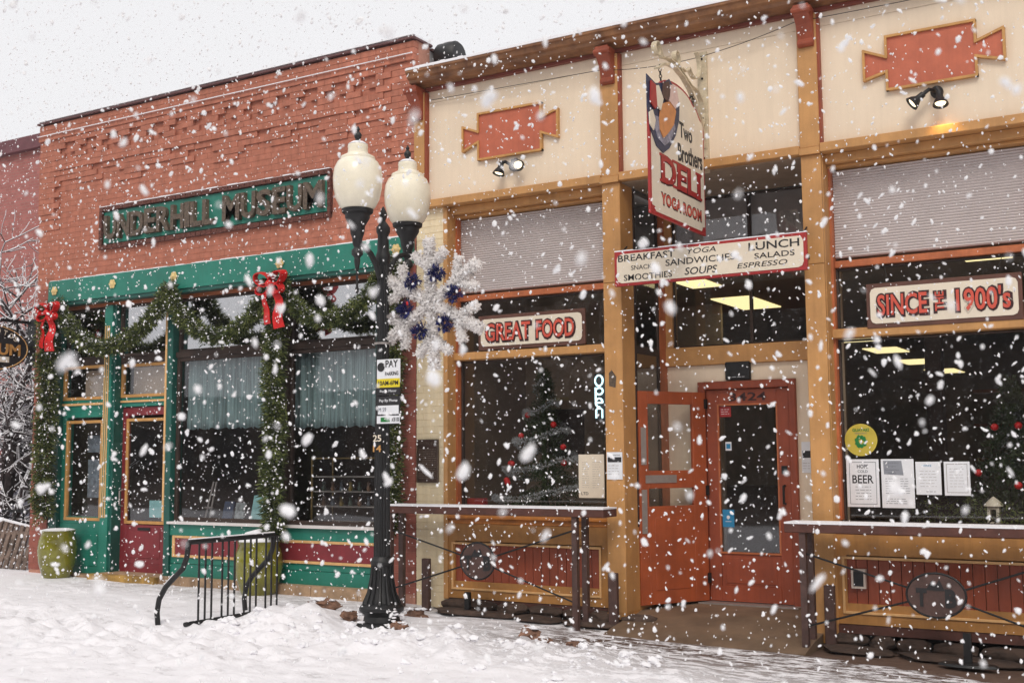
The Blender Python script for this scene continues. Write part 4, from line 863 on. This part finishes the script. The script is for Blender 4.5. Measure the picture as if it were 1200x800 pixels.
obj('panel', MB().box(px-.125, px+.125, py-.002, py-.0005, 2.03, 2.115).box(px-.138, px+.138, py-.002, py-.0005, 1.94, 2.015), M['white'], pk2)
text('lettering', 'Pay By Phone', px, py-.0005, 2.16, .22, .034, 'white', pk2, bold=.01); text('lettering', '9310', px+.085, py-.0025, 1.978, .09, .042, 'black', pk2, bold=.02)
text('lettering', 'M 59', px-.07, py-.0025, 2.075, .09, .04, 'ink', pk2); obj('green_mark', MB().box(px-.09, px+.02, py-.0035, py-.0022, 1.955, 2.0), M['bgreen'], pk2)
for s_, zz, mm in (('25', 1.80, 'signwhite'), ('14', 1.70, 'gold_trim')):
    o = text('pole_number', s_, LX, LY-.084, zz, .10, .065, mm, None, ext=.002, bold=.02); tag(o, 'stick-on numbers %s in %s on the lamp pole below the parking signs' % (s_, 'pale cream' if s_ == '25' else 'gold'), 'numbers')
# ================================================================== BIKE RACK
RX = -8.42; rz = gz(RX)
bk = thing('bike_rack', (RX, -1.9, rz), 'black tubular bike rack with curved ends standing in the snow before the museum', 'bike rack')
def rend(y): return [(RX, y, .80+rz), (RX-.02, y, .66+rz), (RX-.07, y, .55+rz), (RX-.18, y, .46+rz), (RX-.30, y, .36+rz), (RX-.385, y, .24+rz), (RX-.41, y, .12+rz), (RX-.39, y, -.04+rz)]
obj('top_bar', MB().tube([(RX, -2.47, .80+rz), (RX, -1.28, .80+rz)], .026, 10), M['iron'], bk, smooth=True)
for y in (-2.47, -1.28): obj('end_tube', MB().tube(rend(y), .026, 10), M['iron'], bk, smooth=True)
obj('bottom_bar', MB().tube([(RX, -2.5, .03+rz), (RX, -1.28, .03+rz)], .022, 8), M['iron'], bk, smooth=True)
for k in range(4):
    for j in range(3):
        y = -2.33+k*.31+j*.085
        obj('upright', MB().tube([(RX, y, .79+rz), (RX, y, .02+rz)], .0105, 6), M['iron'], bk)
obj('snow_cap', MB().tube([(RX, -2.47, .823+rz), (RX, -1.28, .823+rz)], .012, 6).tube([(RX-.19, -2.47, .487+rz), (RX-.31, -2.47, .385+rz)], .012, 6), M['snow'], bk)
# ================================================================== DELI RAILINGS
def railing(x0, x1, posts, disc, label, zt, dw=.22, dh=.175):
    zg = zt-1.1; t = thing('railing', ((x0+x1)/2, -.33, zg), label, 'railing', 'brown steel counter railings before the deli')
    tp = obj('counter_top', MB().box(x0, x1, -.50, -.20, zt-.075, zt), M['brownwood'], t, bevel=.006)
    obj('snow_cap', MB().box(x0, x1, -.50, -.20, zt+.001, zt+.016), M['snow'], tp)
    for px_ in posts:
        for y in (-.45, -.24): obj('post', MB().box(px_-.028, px_+.028, y-.028, y+.028, gz(px_)-.06, zt-.075), M['rail'], t)
    cx, cz = disc
    dm = MB(); n = 28; pts = [(cx+dw*math.cos(2*math.pi*k/n), cz+dh*math.sin(2*math.pi*k/n)) for k in range(n)]
    d_ = obj('disc', MB().prism(pts, -.462, -.45), M['rail'], t)
    obj('rim', MB().tube([(p[0], -.462, p[1]) for p in pts+pts[:1]], .009, 6), M['iron'], d_)
    text('letter', 'T', cx-.115, -.463, cz-.02, .085, .15, 'black', d_, ext=.004, bold=.06); text('letter', 'B', cx+.115, -.463, cz-.02, .09, .15, 'black', d_, ext=.004, bold=.06)
    obj('mountain', MB().prism([(cx-.08, cz+.04), (cx-.03, cz+.12), (cx, cz+.08), (cx+.03, cz+.13), (cx+.07, cz+.04)], -.466, -.463), M['black'], d_)
    a, b = posts[0], posts[1]
    for (p, q, r_) in ((a, zt-.25, -1), (a, zt-.88, -1), (b, zt-.20, 1), (b, zt-.90, 1)):
        zz = cz+(.05 if q > cz else -.06); obj('brace', MB().tube([(p, -.45, q), (cx+r_*dw*.93, -.456, zz)], .009, 6), M['iron'], t)
    return t
railing(-7.60, -4.97, (-7.53, -5.30), (-6.42, .56), 'long brown steel railing with oval TB disc below the GREAT FOOD window', 1.10, .205, .185)
railing(-3.21, .0, (-3.06, -.9), (-1.965, .455), 'brown steel railing with oval TB disc right of the deli entrance', 1.01, .235, .18)
bolps = [(-7.28, -.14, .53, 'short brown steel post before the cream brick pier'), (-5.02, -.20, .48, 'short brown steel post at the foot of the middle column'), (-2.93, -.14, .46, 'short brown steel post at the foot of the column right of the entrance')]
for x, y, h_, lb in bolps:
    o = obj('steel_post', MB().box(x-.045, x+.045, y-.03, y+.03, gz(x)-.05, h_), M['rail'], None, bevel=.006, origin=(x, y, 0)); tag(o, lb, 'post', 'short steel posts along the deli')
for x, y, lb in ((-6.71, -.20, 'small black footed stand under the left deli railing'), (-1.74, -.45, 'black footed post under the right deli railing')):
    t = thing('footed_post', (x, y, gz(x)), lb, 'post'); obj('stem', MB().box(x-.03, x+.03, y-.02, y+.02, gz(x), .17 if x > -3 else .21), M['iron'], t)
    obj('foot', MB().lathe([(0, 0), (.24, 0), (.22, .02), (.05, .035), (0, .035)], x, y, gz(x)-.0, 16, sy=.4), M['iron'], t); 
# ================================================================== PAPERS, STICKERS AND OTHER FLAT THINGS
def sheet(x0, x1, z0, z1, y, label, lines=(), name='poster', m='white', cat='poster'):
    o = obj(name, MB().box(x0, x1, y-.003, y, z0, z1), M[m], None, origin=((x0+x1)/2, y, z0)); tag(o, label, cat)
    for L_ in lines:
        if isinstance(L_, tuple):
            text('lettering', L_[0], L_[1], y-.0032, L_[2], L_[3], L_[4], L_[5] if len(L_) > 5 else 'ink', o, ext=.0008, bold=.015)
    return o
def scribble(o, x0, x1, z0, z1, y, n, m='ink', th=.004):
    s = MB()
    for i in range(n):
        z = z1-(z1-z0)*(i+.5)/n; x = x0
        while x < x1-.01:
            l = random.uniform(.012, .045); s.box(x, min(x+l, x1), y-.0042, y-.0034, z-th/2, z+th/2); x += l+.01
    tag(obj('small_print', s, M[m], o), kind='stuff')
GY = .214
o = sheet(-2.835, -2.545, 1.135, 1.565, GY, 'white poster reading COLD BEER in the right deli window', [('BEER', -2.69, 1.385, .19, .075, 'black'), ('COLD', -2.69, 1.455, .09, .025), ('HOPS', -2.69, 1.50, .10, .035, 'black')])
obj('border', MB().frame(-2.81, -2.57, 1.16, 1.54, .004, GY-.0045, GY-.0035), M['ink'], o); scribble(o, -2.76, -2.62, 1.19, 1.33, GY, 5)
o = sheet(-2.525, -2.24, 1.13, 1.565, GY, 'white menu sheet with a grey corner block beside the BEER poster')
obj('grey_block', MB().prism([(-2.50, 1.43), (-2.33, 1.42), (-2.345, 1.55), (-2.505, 1.55)], GY-.0045, GY-.0032), mat('print_grey', srgb(140, 144, 152), .7, .05), o)
for i, s_ in enumerate(('Espresso', 'Crepes', 'Sandwiches', 'Menu')): text('lettering', s_, -2.43, GY-.0048, 1.53-i*.03, .12 if len(s_) > 6 else .07, .017, 'ink', o, ext=.0008)
for a, b in ((-2.49, -2.41), (-2.36, -2.28)): scribble(o, a, b, 1.25, 1.40, GY, 7)
scribble(o, -2.49, -2.30, 1.16, 1.22, GY, 3)
o = sheet(-2.225, -2.01, 1.25, 1.54, GY, 'white notice with a blue heading, third paper in the right deli window', [('NOTICE', -2.13, 1.505, .08, .018, 'sticker')]); scribble(o, -2.19, -2.05, 1.31, 1.47, GY, 6, 'grey', .003); scribble(o, -2.14, -2.06, 1.265, 1.29, GY, 1)
o = sheet(-1.985, -1.77, 1.245, 1.54, GY, 'white notice with a thin border, rightmost paper in the right deli window'); obj('border', MB().frame(-1.965, -1.79, 1.27, 1.52, .004, GY-.0045, GY-.0035), M['grey'], o); scribble(o, -1.94, -1.82, 1.31, 1.49, GY, 7, 'grey', .003)
rs = obj('round_sticker', MB().prism([(-2.695+.147*math.cos(k*.2244), 1.74+.147*math.sin(k*.2244)) for k in range(28)], GY-.003, GY), M['logoyellow'], None, origin=(-2.695, GY, 1.6)); tag(rs, 'round yellow sticker with a green emblem above the BEER poster', 'sticker')
text('lettering', 'GUAYAKI', -2.695, GY-.0032, 1.83, .15, .03, 'bgreen', rs, ext=.001, bold=.03); text('lettering', 'YERBA MATE', -2.695, GY-.0032, 1.80, .11, .014, 'ink', rs, ext=.001)
s = MB()
for k in range(9): a = k*.698; s.blob((-2.695+.04*math.cos(a), GY-.004, 1.725+.04*math.sin(a)), .022, 1, .4, (1, .08, 1))
obj('emblem', s.lathe([(0, 0)], 0, 0, 0, 3) if False else s, M['bgreen'], rs)
o = sheet(-5.60, -5.305, 1.185, 1.63, GY, 'large pale menu sheet in the left deli window beside the middle column', m='signwhite'); scribble(o, -5.56, -5.48, 1.28, 1.56, GY, 12, 'grey', .003); scribble(o, -5.44, -5.35, 1.28, 1.56, GY, 12, 'grey', .003); text('lettering', 'LTD', -5.53, GY-.0035, 1.23, .08, .03, 'black', o, ext=.001)
o = sheet(-5.135, -4.965, 1.38, 1.65, -.066, 'white flyer with a dark photo strip pinned on the middle column', [('ANNOUNCING', -5.05, 1.62, .12, .012)]); obj('photo_strip', MB().box(-5.125, -4.975, -.0702, -.0692, 1.55, 1.60), M['black'], o); scribble(o, -5.12, -5.0, 1.42, 1.53, -.066, 4, 'grey')
o = sheet(-3.50, -3.40, 1.43, 1.74, YB-.002, 'narrow white flyer with a dark photo pinned right of the deli door'); obj('photo', MB().box(-3.49, -3.41, YB-.0065, YB-.0052, 1.58, 1.65), M['black'], o); scribble(o, -3.49, -3.42, 1.46, 1.54, YB-.002, 3, 'grey')
o = obj('wall_box', MB().box(-4.27, -4.0, YB-.06, YB-.002, 2.39, 2.58), M['iron'], None, bevel=.01, origin=(-4.13, YB, 2.4)); tag(o, 'black box lamp fixed above the deli door', 'box'); scribble(o, -4.24, -4.04, 2.41, 2.43, YB-.0575, 1, 'white')
o = sheet(-4.36, -4.235, .87, 1.05, YB+.014, 'blue square sticker low on the deli door glass', m='sticker', name='sticker', cat='sticker'); obj('mark', MB().blob((-4.30, YB+.010, .97), .022, 1, .3, (1, .1, 1)).box(-4.33, -4.265, YB+.008, YB+.0095, .925, .93), M['white'], o)
o = sheet(-4.31, -4.245, 1.66, 1.75, YB+.014, 'small blue and white card sticker on the deli door glass', m='white', name='sticker', cat='sticker'); obj('mark', MB().box(-4.30, -4.255, YB+.008, YB+.0095, 1.68, 1.73), M['sticker'], o)
o = sheet(-4.365, -4.24, 2.01, 2.12, YB+.014, 'small red sign at the top of the deli door glass', m='signred', name='sticker', cat='sticker'); scribble(o, -4.35, -4.26, 2.03, 2.10, YB+.014, 3, 'white', .005)
pl = thing('bronze_plaque', (-7.345, 0, 1.34), 'dark bronze historic plaque on the cream brick pier', 'plaque')
obj('plate', MB().box(-7.485, -7.205, -.03, -.006, 1.335, 1.81), mat('plaque_bronze', srgb(70, 50, 42), .4, .2, 20, metal=.4), pl, bevel=.006)
s = MB()
for i in range(14):
    x = -7.46; z = 1.70-i*.024
    while x < -7.24: l = random.uniform(.01, .04); s.box(x, min(x+l, -7.23), -.0325, -.0298, z-.005, z+.005); x += l+.008
tag(obj('raised_print', s, M['bronze'], pl), kind='stuff'); text('lettering', 'HISTORIC SITE', -7.345, -.0302, 1.765, .2, .025, 'bronze', pl)
obj('rim', MB().frame(-7.485, -7.205, 1.335, 1.81, .008, -.035, -.0302), M['bronze'], pl)
# neon OPEN, hung vertically
ne = thing('open_sign', (-5.40, .3, 2.0), 'pale blue neon Open sign hung vertically in the left deli window', 'sign')
def neon(ch_pts): obj('neon_letter', MB().tube([(-5.395+u, .30, v) for u, v in ch_pts], .010, 6), M['neon'], ne, smooth=True)
neon([(.045*math.cos(R(a)), 2.395+.055*math.sin(R(a))) for a in range(0, 361, 24)])
neon([(-.04, 2.19), (-.04, 2.325)]); neon([(-.04+.0+.042-.042*math.cos(R(a)), 2.285+.035*math.sin(R(a))) for a in range(0, 361, 24)])
neon([(-.035, 2.165), (.035, 2.165)]+[(.0+.04*math.cos(R(a)), 2.165+.045*math.sin(R(a))) for a in range(0, 300, 20)])
neon([(-.035, 2.005), (-.035, 2.09), (-.02, 2.105), (.015, 2.105), (.035, 2.09), (.035, 2.005)])
obj('backing', MB().box(-5.46, -5.33, .33, .345, 1.98, 2.47), M['black'], ne)
st = obj('scratched_sticker', MB().prism([(-5.10, 2.31), (-5.03, 2.29), (-5.02, 2.40), (-5.07, 2.47), (-5.10, 2.44)], -.063, -.0605), M['bronze'], None, origin=(-5.06, -.06, 2.3)); tag(st, 'torn grey sticker high on the middle mustard column', 'sticker')
ob = thing('outlet_box', (-2.70, 0, .5), 'white framed dark outlet box on the red boards at the right', 'outlet'); obj('frame', MB().frame(-2.765, -2.64, .43, .60, .018, -.03, .02), mat('outlet_trim', srgb(206, 190, 176), .5, .05), ob); obj('cover', MB().box(-2.747, -2.658, -.022, .01, .448, .582), M['iron'], ob, bevel=.004)
# ================================================================== CHRISTMAS TREES BEHIND THE DELI GLASS
def xtree(x, y, z, h, r_, label, tinsel=True, n=11000):
    t = thing('christmas_tree', (x, y, z), label, 'christmas tree'); s = MB()
    s.tube([(x, y, z), (x, y, z+h)], [.04, .008], 6)
    for _ in range(n//60):
        v = random.random()**1.4; zz = z+.15+v*(h-.15); rr = r_*(1-v)*random.uniform(.75, 1.05)+.05; a = random.random()*6.283
        p0 = Vector((x, y, zz+.05)); p1 = Vector((x+rr*math.cos(a), y+rr*math.sin(a), zz-.08)); s.needles([p0.lerp(p1, .25), p1], 60, .03, .05, .005, (0,), inner=0)
    obj('crown', s, M['needle'], t)
    if tinsel:
        pts = []
        for k in range(120):
            v = k/120; rr = (r_*(1-v)+.06)*1.03; a = v*6.283*4.6+2; pts.append((x+rr*math.cos(a), y+rr*math.sin(a), z+.25+v*(h-.35)-.03*math.sin(a*3)))
        obj('tinsel', MB().needles(pts, 6500, .022, .03, .0045, (0,), inner=0), mat('silver_tinsel', srgb(176, 178, 180), .6, .1), t)
    for k in range(9 if tinsel else 4):
        v = random.random()*.8; rr = r_*(1-v)+.05; a = random.uniform(3.4, 6.0); obj('bauble', MB().blob((x+rr*math.cos(a), y+rr*math.sin(a), z+.2+v*(h-.3)), .035, 2, 0), M['red'], t, smooth=True)
xtree(-6.38, .88, .80, 1.8, .52, 'dark Christmas tree with silver tinsel behind the left deli window')
xtree(-1.52, 1.0, .55, 1.75, .60, 'bushy dark Christmas tree with red ornaments behind the right deli window', False, 15000)
tb = obj('display_shelf', MB().box(-2.78, -.2, .3, 1.6, .80, .88).box(-7.0, -5.2, .3, 1.6, .72, .80), M['darkwood'], deli)
for i in range(26):                                           # dry twigs along the right sill
    pass
tw = MB()
for i in range(46):
    p = Vector((random.uniform(-2.4, -1.5), random.uniform(.4, .75), .9)); q = p
    for k in range(3):
        e = q+Vector((random.uniform(-.22, .22), random.uniform(-.05, .05), random.uniform(.02, .14))); tw.tube([q, e], .006-.0015*k, 4); tw.needles([q, e], 14, .01, .05, .004, (1,)); q = e
o = obj('twig_arrangement', tw, [M['bark'], M['needle2']], None, origin=(-1.9, .55, .9)); tag(o, 'dry twig and fir arrangement lying inside the right deli window', 'branches')
ln_ = thing('stone_lantern', (-1.64, .55, .95), 'small tan pagoda lantern behind the right deli window', 'lantern')
obj('body', MB().frame(-1.69, -1.59, .98, 1.14, .025, .50, .6), M['signwhite'], ln_); obj('cap', MB().lathe([(0, 1.14), (.085, 1.145), (.08, 1.16), (.04, 1.20), (.015, 1.22), (0, 1.23)], -1.64, .55, 0, 14), M['signwhite'], ln_, smooth=True); obj('foot', MB().lathe([(0, .9), (.12, .9), (.1, .93), (.05, .98), (0, .98)], -1.64, .55, 0, 14), M['stone'], ln_, smooth=True)
obj('handle', MB().tube([(-1.64+.03*math.cos(R(a)), .55, 1.23+.035*math.sin(R(a))) for a in range(0, 361, 30)], .004, 5), M['iron'], ln_)
for x, mm, lb in ((-6.95, 'signred', 'small red and white box on the left end of the deli window shelf'), (-6.62, 'white', 'low tray of red and white trinkets on the deli window shelf'), (-5.62, 'white', 'small white box on the deli window shelf near the menu sheet')):
    o = obj('shelf_box', MB().box(x-.11, x+.11, .32, .42, .80, 1.16 if x < -6.9 else .98), M[mm], None, bevel=.01, origin=(x, .37, .8)); tag(o, lb, 'box'); obj('print', MB().box(x-.09, x+.09, .314, .319, .85, .93), M['signred' if mm == 'white' else 'white'], o)
# ================================================================== ROCKS IN THE SNOW
def rock(x, y, r_, sc3, label, dz=0):
    z = ground_z(x, y)+dz; o = obj('rock', MB().blob((x, y, z), r_, 3, .35, sc3), M['rock'], None, origin=(x, y, z)); tag(o, label, 'rock')
    s = MB()
    for k in range(5): s.blob((x+random.uniform(-.6, .6)*r_*sc3[0], y+random.uniform(-.3, .3)*r_, z+r_*sc3[2]*.92), r_*random.uniform(.2, .42), 2, .3, (1.5, 1.2, .4))
    tag(obj('snow_cap', s, M['snow'], o), kind='stuff')
cl_ = MB()
for i in range(260):
    x = random.uniform(-8.6, -3.8); y = random.gauss(-2.1, .33) if random.random() < .8 else random.uniform(-3.4, -1.0); r_ = random.choice((.010, .014, .018, .024, .036))
    if abs(x+8.42) < .15: continue
    cl_.blob((x, y, ground_z(x, y)+r_*.25), r_, 2, .4, (1.3, 1.15, .8))
o = obj('snow_clods', cl_, M['snow'], smooth=True); tag(o, 'small shovelled clods of snow lying along the ploughed ridge', kind='stuff')
rock(-7.98, -1.02, .13, (1.7, .9, .62), 'flat reddish rock half buried left of the lamp base', .03)
rock(-5.32, -1.30, .085, (1.2, .9, .9), 'tan rock in the snow midway between lamp and deli entrance', .03)
rock(-4.62, -1.72, .07, (1.2, .9, .6), 'small tan rock furthest right in the snow bank', .02)
rock(-7.12, -.55, .085, (1.3, .9, .8), 'dark rock behind the lamp base near the deli railing', .02)
rock(-6.48, -1.72, .06, (1.4, .9, .6), 'small reddish rock in the snow just right of the lamp base', .06)
rock(-7.4, -.75, .06, (1.3, 1, .7), 'small dark rock close behind the lamp base', .02)
rock(-5.0, -1.62, .05, (1.4, 1, .6), 'dark clod in the snow below the tan rock', .02)
rock(-7.35, -1.35, .07, (1.4, 1, .7), 'dark icy clod just left of the lamp base', .05)
# ================================================================== LEFT EDGE: NEIGHBOUR, TREE, SIGN, BENCH
nb_ = thing('neighbour_building', (-20, 3, 0), 'red brick building with flat roof behind the snowy tree at the left', 'building')
bm2 = bpy.data.materials.new('far_brick'); bm2.use_nodes = True; t = bm2.node_tree; b = t.nodes['Principled BSDF']; bt = t.nodes.new('ShaderNodeTexBrick'); g2 = t.nodes.new('ShaderNodeNewGeometry'); sp = t.nodes.new('ShaderNodeSeparateXYZ'); cb = t.nodes.new('ShaderNodeCombineXYZ')
t.links.new(g2.outputs['Position'], sp.inputs[0]); ad = t.nodes.new('ShaderNodeMath'); ad.operation = 'ADD'; t.links.new(sp.outputs[0], ad.inputs[0]); t.links.new(sp.outputs[1], ad.inputs[1]); t.links.new(ad.outputs[0], cb.inputs[0]); t.links.new(sp.outputs[2], cb.inputs[1]); t.links.new(cb.outputs[0], bt.inputs['Vector'])
bt.inputs['Scale'].default_value = 4.5; bt.inputs['Color1'].default_value = srgb(172, 104, 98); bt.inputs['Color2'].default_value = srgb(150, 88, 82); bt.inputs['Mortar'].default_value = srgb(150, 118, 110); bt.inputs['Mortar Size'].default_value = .02; t.links.new(bt.outputs[0], b.inputs['Base Color']); b.inputs['Roughness'].default_value = .9
obj('wall', MB().box(-40, -16.2, 3, 16, 0, 7.55), bm2, nb_); obj('cornice', MB().box(-40, -16.1, 2.88, 3.0, 7.35, 7.6), mat('purple_cornice', srgb(110, 66, 72), .8, .1), nb_)
fw = thing('board_fence', (-16.6, 2.6, 0), 'weathered grey blue board fence between the museum and the neighbour building', 'fence')
bb_ = unit_box('fence_board', M['greyboard'], .02)
for i in range(22): piece('fence_board', bb_, fw, -18.4+i*.2, -18.4+i*.2+.17, 2.6+random.uniform(0, .02), 2.64, .05, 2.75+random.uniform(-.06, .06))
obj('rail', MB().box(-18.5, -14.2, 2.65, 2.7, .5, .6).box(-18.5, -14.2, 2.65, 2.7, 2.2, 2.3), M['darkwood'], fw)
ir = thing('iron_fence', (-15.5, .6, .05), 'low black iron fence beside the left corner of the museum', 'fence')
obj('top_rail', MB().box(-18, -14.15, .58, .62, .85, .89).box(-18, -14.15, .58, .62, .2, .23), M['iron'], ir)
for i in range(20): obj('picket', MB().box(-18+i*.195, -17.98+i*.195, .59, .61, .1, .86), M['iron'], ir)
be = thing('wooden_sled', (-14.9, .2, .08), 'weathered slatted wooden sled leaning beside the left brick corner', 'sled')
for i in range(8):
    x = -15.38+i*.135; k = MB().prism([(x, 0), (x+.085, 0), (x+.05-.02*i/4, .74-.022*i), (x-.03-.02*i/4, .74-.018*i)], 0, .025); c_, s_ = math.cos(R(20)), math.sin(R(20))
    k.v = [(v[0], .12+v[1]*c_+v[2]*s_, .09+v[2]*c_-v[1]*s_) for v in k.v]; obj('slat', k, M['weather'], be)
obj('cross_bar', MB().box(-15.4, -14.36, .18, .21, .2, .26), M['weather'], be); obj('cross_bar', MB().box(-15.4, -14.42, .30, .33, .55, .60), M['weather'], be); obj('snow_cap', MB().tube([(-15.42, .37, .79), (-14.5, .35, .66)], .022, 6), M['snow'], be)
# oval hanging sign (perpendicular to the facade)
ov = thing('oval_sign', (-14.25, -.55, 2.7), 'black oval hanging sign with gold letters MUSEUM at the left edge', 'sign')
def ell(cy, cz, a, b_, n=32): return [(cy+a*math.cos(2*math.pi*k/n), cz+b_*math.sin(2*math.pi*k/n)) for k in range(n)]
obj('board', MB().prism(ell(-.66, 3.17, .66, .34), -14.29, -14.25, 'YZ'), M['black'], ov)
obj('rim', MB().tube([(-14.245, y, z) for y, z in ell(-.66, 3.17, .63, .315)+[ell(-.66, 3.17, .63, .315)[0]]], .008, 5), M['bead'], ov)
text('lettering', 'MUSEUM', -.62, -14.249, 3.15, .95, .16, 'gold_trim', ov, 'YZ', .008, .03)
for i, ch_ in enumerate('OLD PHOTOS'):
    a = R(148-i*12.8); 
    if ch_ != ' ': text('lettering', ch_, -.66+.52*math.cos(a), -14.249, 3.17+.235*math.sin(a)+.01, .055, .07, 'signwhite', ov, 'YZ', .004, .01, rot=(a-R(90))*.45)
obj('banner', MB().box(-14.249, -14.24, -1.1, -.32, 2.97, 3.05), M['signwhite'], ov)
obj('bracket_arm', MB().box(-14.29, -14.25, -1.35, .02, 3.54, 3.58).box(-14.3, -14.1, .0, .06, 2.95, 3.6).box(-14.28, -14.26, -.2, -.17, 3.4, 3.56).box(-14.28, -14.26, -1.1, -1.07, 3.4, 3.56), M['iron'], ov)
# snowy tree
tr = thing('snowy_tree', (-16.6, 1.2, 0), 'bare tree with snow laden twigs at the left edge', 'tree')
wood = MB(); snw = MB()
def branch(p, d, l, r_, dep):
    n = 5; pts = [p]; q = Vector(p); dd = Vector(d)
    for i in range(n):
        dd = (dd+Vector((random.gauss(0, .13), random.gauss(0, .13), random.gauss(0, .10)+.03))).normalized(); q = q+dd*l/n; pts.append(q.copy())
    seg = 7 if dep < 2 else 4 if dep < 4 else 3
    wood.tube(pts, [r_*(1-.5*i/n) for i in range(n+1)], seg, 0, cap=dep < 2)
    if dep >= 1: snw.tube([v+Vector((0, 0, r_*.55+.002)) for v in pts], [max(.006, r_*(.8-.35*i/n)) for i in range(n+1)], 3 if dep > 2 else 5, 0, cap=False)
    if dep >= 5: return
    for _ in range((5, 5, 5, 4, 3)[dep]):
        k = random.randint(1 if dep else 2, n); a = Vector((random.gauss(0, 1), random.gauss(0, 1), random.gauss(.15, .6))).normalized()
        branch(pts[k], (dd*.55+a*.8).normalized(), l*random.uniform(.52, .72), max(.005, r_*.55), dep+1)
branch(Vector((-16.6, 1.2, 0)), Vector((.05, 0, 1)), 2.4, .13, 0)
branch(Vector((-15.9, 1.0, 0)), Vector((-.02, -.05, 1)), 2.0, .08, 1); branch(Vector((-15.5, .9, 0)), Vector((.0, -.05, 1)), 1.3, .05, 2); branch(Vector((-17.3, 1.6, 0.1)), Vector((.2, -.05, 1)), 2.4, .09, 1)
branch(Vector((-16.2, 1.0, 1.2)), Vector((.2, -.05, 1)), 2.2, .06, 1)
obj('trunk', wood, M['bark'], tr); obj('snow_cap', snw, M['snow'], tr)
# roof clutter above the deli
rv = thing('roof_vent', (-7.34, .42, 5.8), 'black round roof vent beside the museum parapet', 'vent')
VX, VZ = -7.34, 6.27
hd = MB().lathe([(.0, 0), (.15, 0), (.165, .02), (.165, .24), (.14, .27), (0, .28)], 0, 0, 0, 20); hd.v = [(VX-.13+v[2], .42+v[1], VZ+v[0]*1.05) for v in hd.v]
obj('hood', hd, M['iron'], rv, smooth=True); obj('shaft', MB().lathe([(0, 0), (.10, 0), (.10, .55), (0, .55)], VX, .42, 5.8, 14), M['iron'], rv, smooth=True); obj('snow_cap', MB().blob((VX, .42, VZ+.17), .09, 2, .1, (1.1, .6, .2)), M['snow'], rv)
# ================================================================== ACROSS THE STREET (seen only as reflections)
for i, (x0, x1, h_, lb) in enumerate(((-60, -31, 4.6, 'low dark shop building across the street on the left'), (-30.8, -14, 10, 'tall dark brick building across the street'), (-13.8, 4, 9, 'dark brick building with three bays across the street'), (4.2, 24, 10, 'dark brick building across the street at the far right'))):
    t = thing('opposite_building', ((x0+x1)/2, -30, 0), lb, 'building', 'buildings across the street')
    obj('wall', MB().box(x0, x1, -42, -30, -.5, h_), M['street_brick'], t); obj('cornice', MB().box(x0, x1, -30, -29.7, h_-.4, h_+.05), M['darkwood'], t)
    x = x0+1
    while x < x1-2.4:
        for zz in ([.8] if h_ < 6 else [.8, 5.2]):
            w_ = obj('window', MB().frame(x, x+1.8, zz, zz+2.4, .1, -30, -29.92), M['darkwood'], t); obj('pane', MB().box(x+.1, x+1.7, -29.97, -29.96, zz+.1, zz+2.3), M['black'], w_)
        x += 3
# ================================================================== FALLING SNOW
fl = MB(); rnd = random.Random(23)
OCT = ([(1, 0, 0), (-1, 0, 0), (0, 1, 0), (0, -1, 0), (0, 0, 1), (0, 0, -1)], [(0, 2, 4), (2, 1, 4), (1, 3, 4), (3, 0, 4), (2, 0, 5), (1, 2, 5), (3, 1, 5), (0, 3, 5)])
vs, fs = [], []
cp = Vector((0, -10.5, 1.6))
def flake(p, r_, sub=0):
    V_, F_ = OCT if sub == 0 else ICO[1]; n = len(vs); a = rnd.random()*3.14; ca, sa = math.cos(a), math.sin(a); b1, b2, b3 = r_*rnd.uniform(.7, 1.4), r_*rnd.uniform(.6, 1.1), r_*rnd.uniform(.8, 1.7); tl = rnd.gauss(0, .4)
    for v in V_:
        j = 1+rnd.uniform(-.3, .3) if sub else 1
        x, y, z = v[0]*b1*j, v[1]*b2*j, v[2]*b3*j; vs.append((p[0]+x*ca-y*sa+z*tl, p[1]+x*sa+y*ca, p[2]+z))
    fs.extend(tuple(i+n for i in f) for f in F_)
for i in range(72000):
    p = (rnd.uniform(-19, 2.5), rnd.uniform(-10.4, -.15), rnd.uniform(0, 8.6))
    dd = math.dist(p, cp)
    if dd < 1.4 or p[2] < gz(p[0])+.05: continue
    flake(p, rnd.choice((.0035, .0045, .005, .006, .0075, .0105)), 1 if dd < 8.5 else 0)
for i in range(9000):                                         # above and behind the roofs
    flake((rnd.uniform(-28, 6), rnd.uniform(1, 14), rnd.uniform(6.8, 16)), rnd.choice((.007, .009, .012)))
for i in range(420):                                          # clumped wet flakes close by
    p = (rnd.uniform(-6.5, 1.5), rnd.uniform(-10.3, -6.0), rnd.uniform(0.3, 4.6))
    if math.dist(p, cp) < .7: continue
    for j in range(rnd.choice((1, 2, 2, 3))): flake((p[0]+rnd.gauss(0, .006), p[1]+rnd.gauss(0, .006), p[2]+rnd.gauss(0, .008)), rnd.uniform(.006, .011), 1)
me = bpy.data.meshes.new('falling_snow'); me.from_pydata(vs, [], fs); me.materials.append(M['flake']); o = bpy.data.objects.new('falling_snow', me); C.objects.link(o)
tag(o, 'falling snowflakes filling the air of the whole street', 'snow', kind='stuff')

# ================================================================== AIR (thin veil of fine snow)
hz = MB().box(-55, 30, -44, 22, -1.4, 10.4)
hm = bpy.data.materials.new('snow_haze'); hm.use_nodes = True; t = hm.node_tree; t.nodes.clear(); o_ = t.nodes.new('ShaderNodeOutputMaterial'); pv = t.nodes.new('ShaderNodeVolumePrincipled')
pv.inputs['Density'].default_value = .0014; pv.inputs['Color'].default_value = (.96, .96, .98, 1); pv.inputs['Anisotropy'].default_value = .2; t.links.new(pv.outputs[0], o_.inputs['Volume'])
o = obj('haze', hz, hm, None); tag(o, 'pale veil of fine falling snow in the air', kind='stuff')
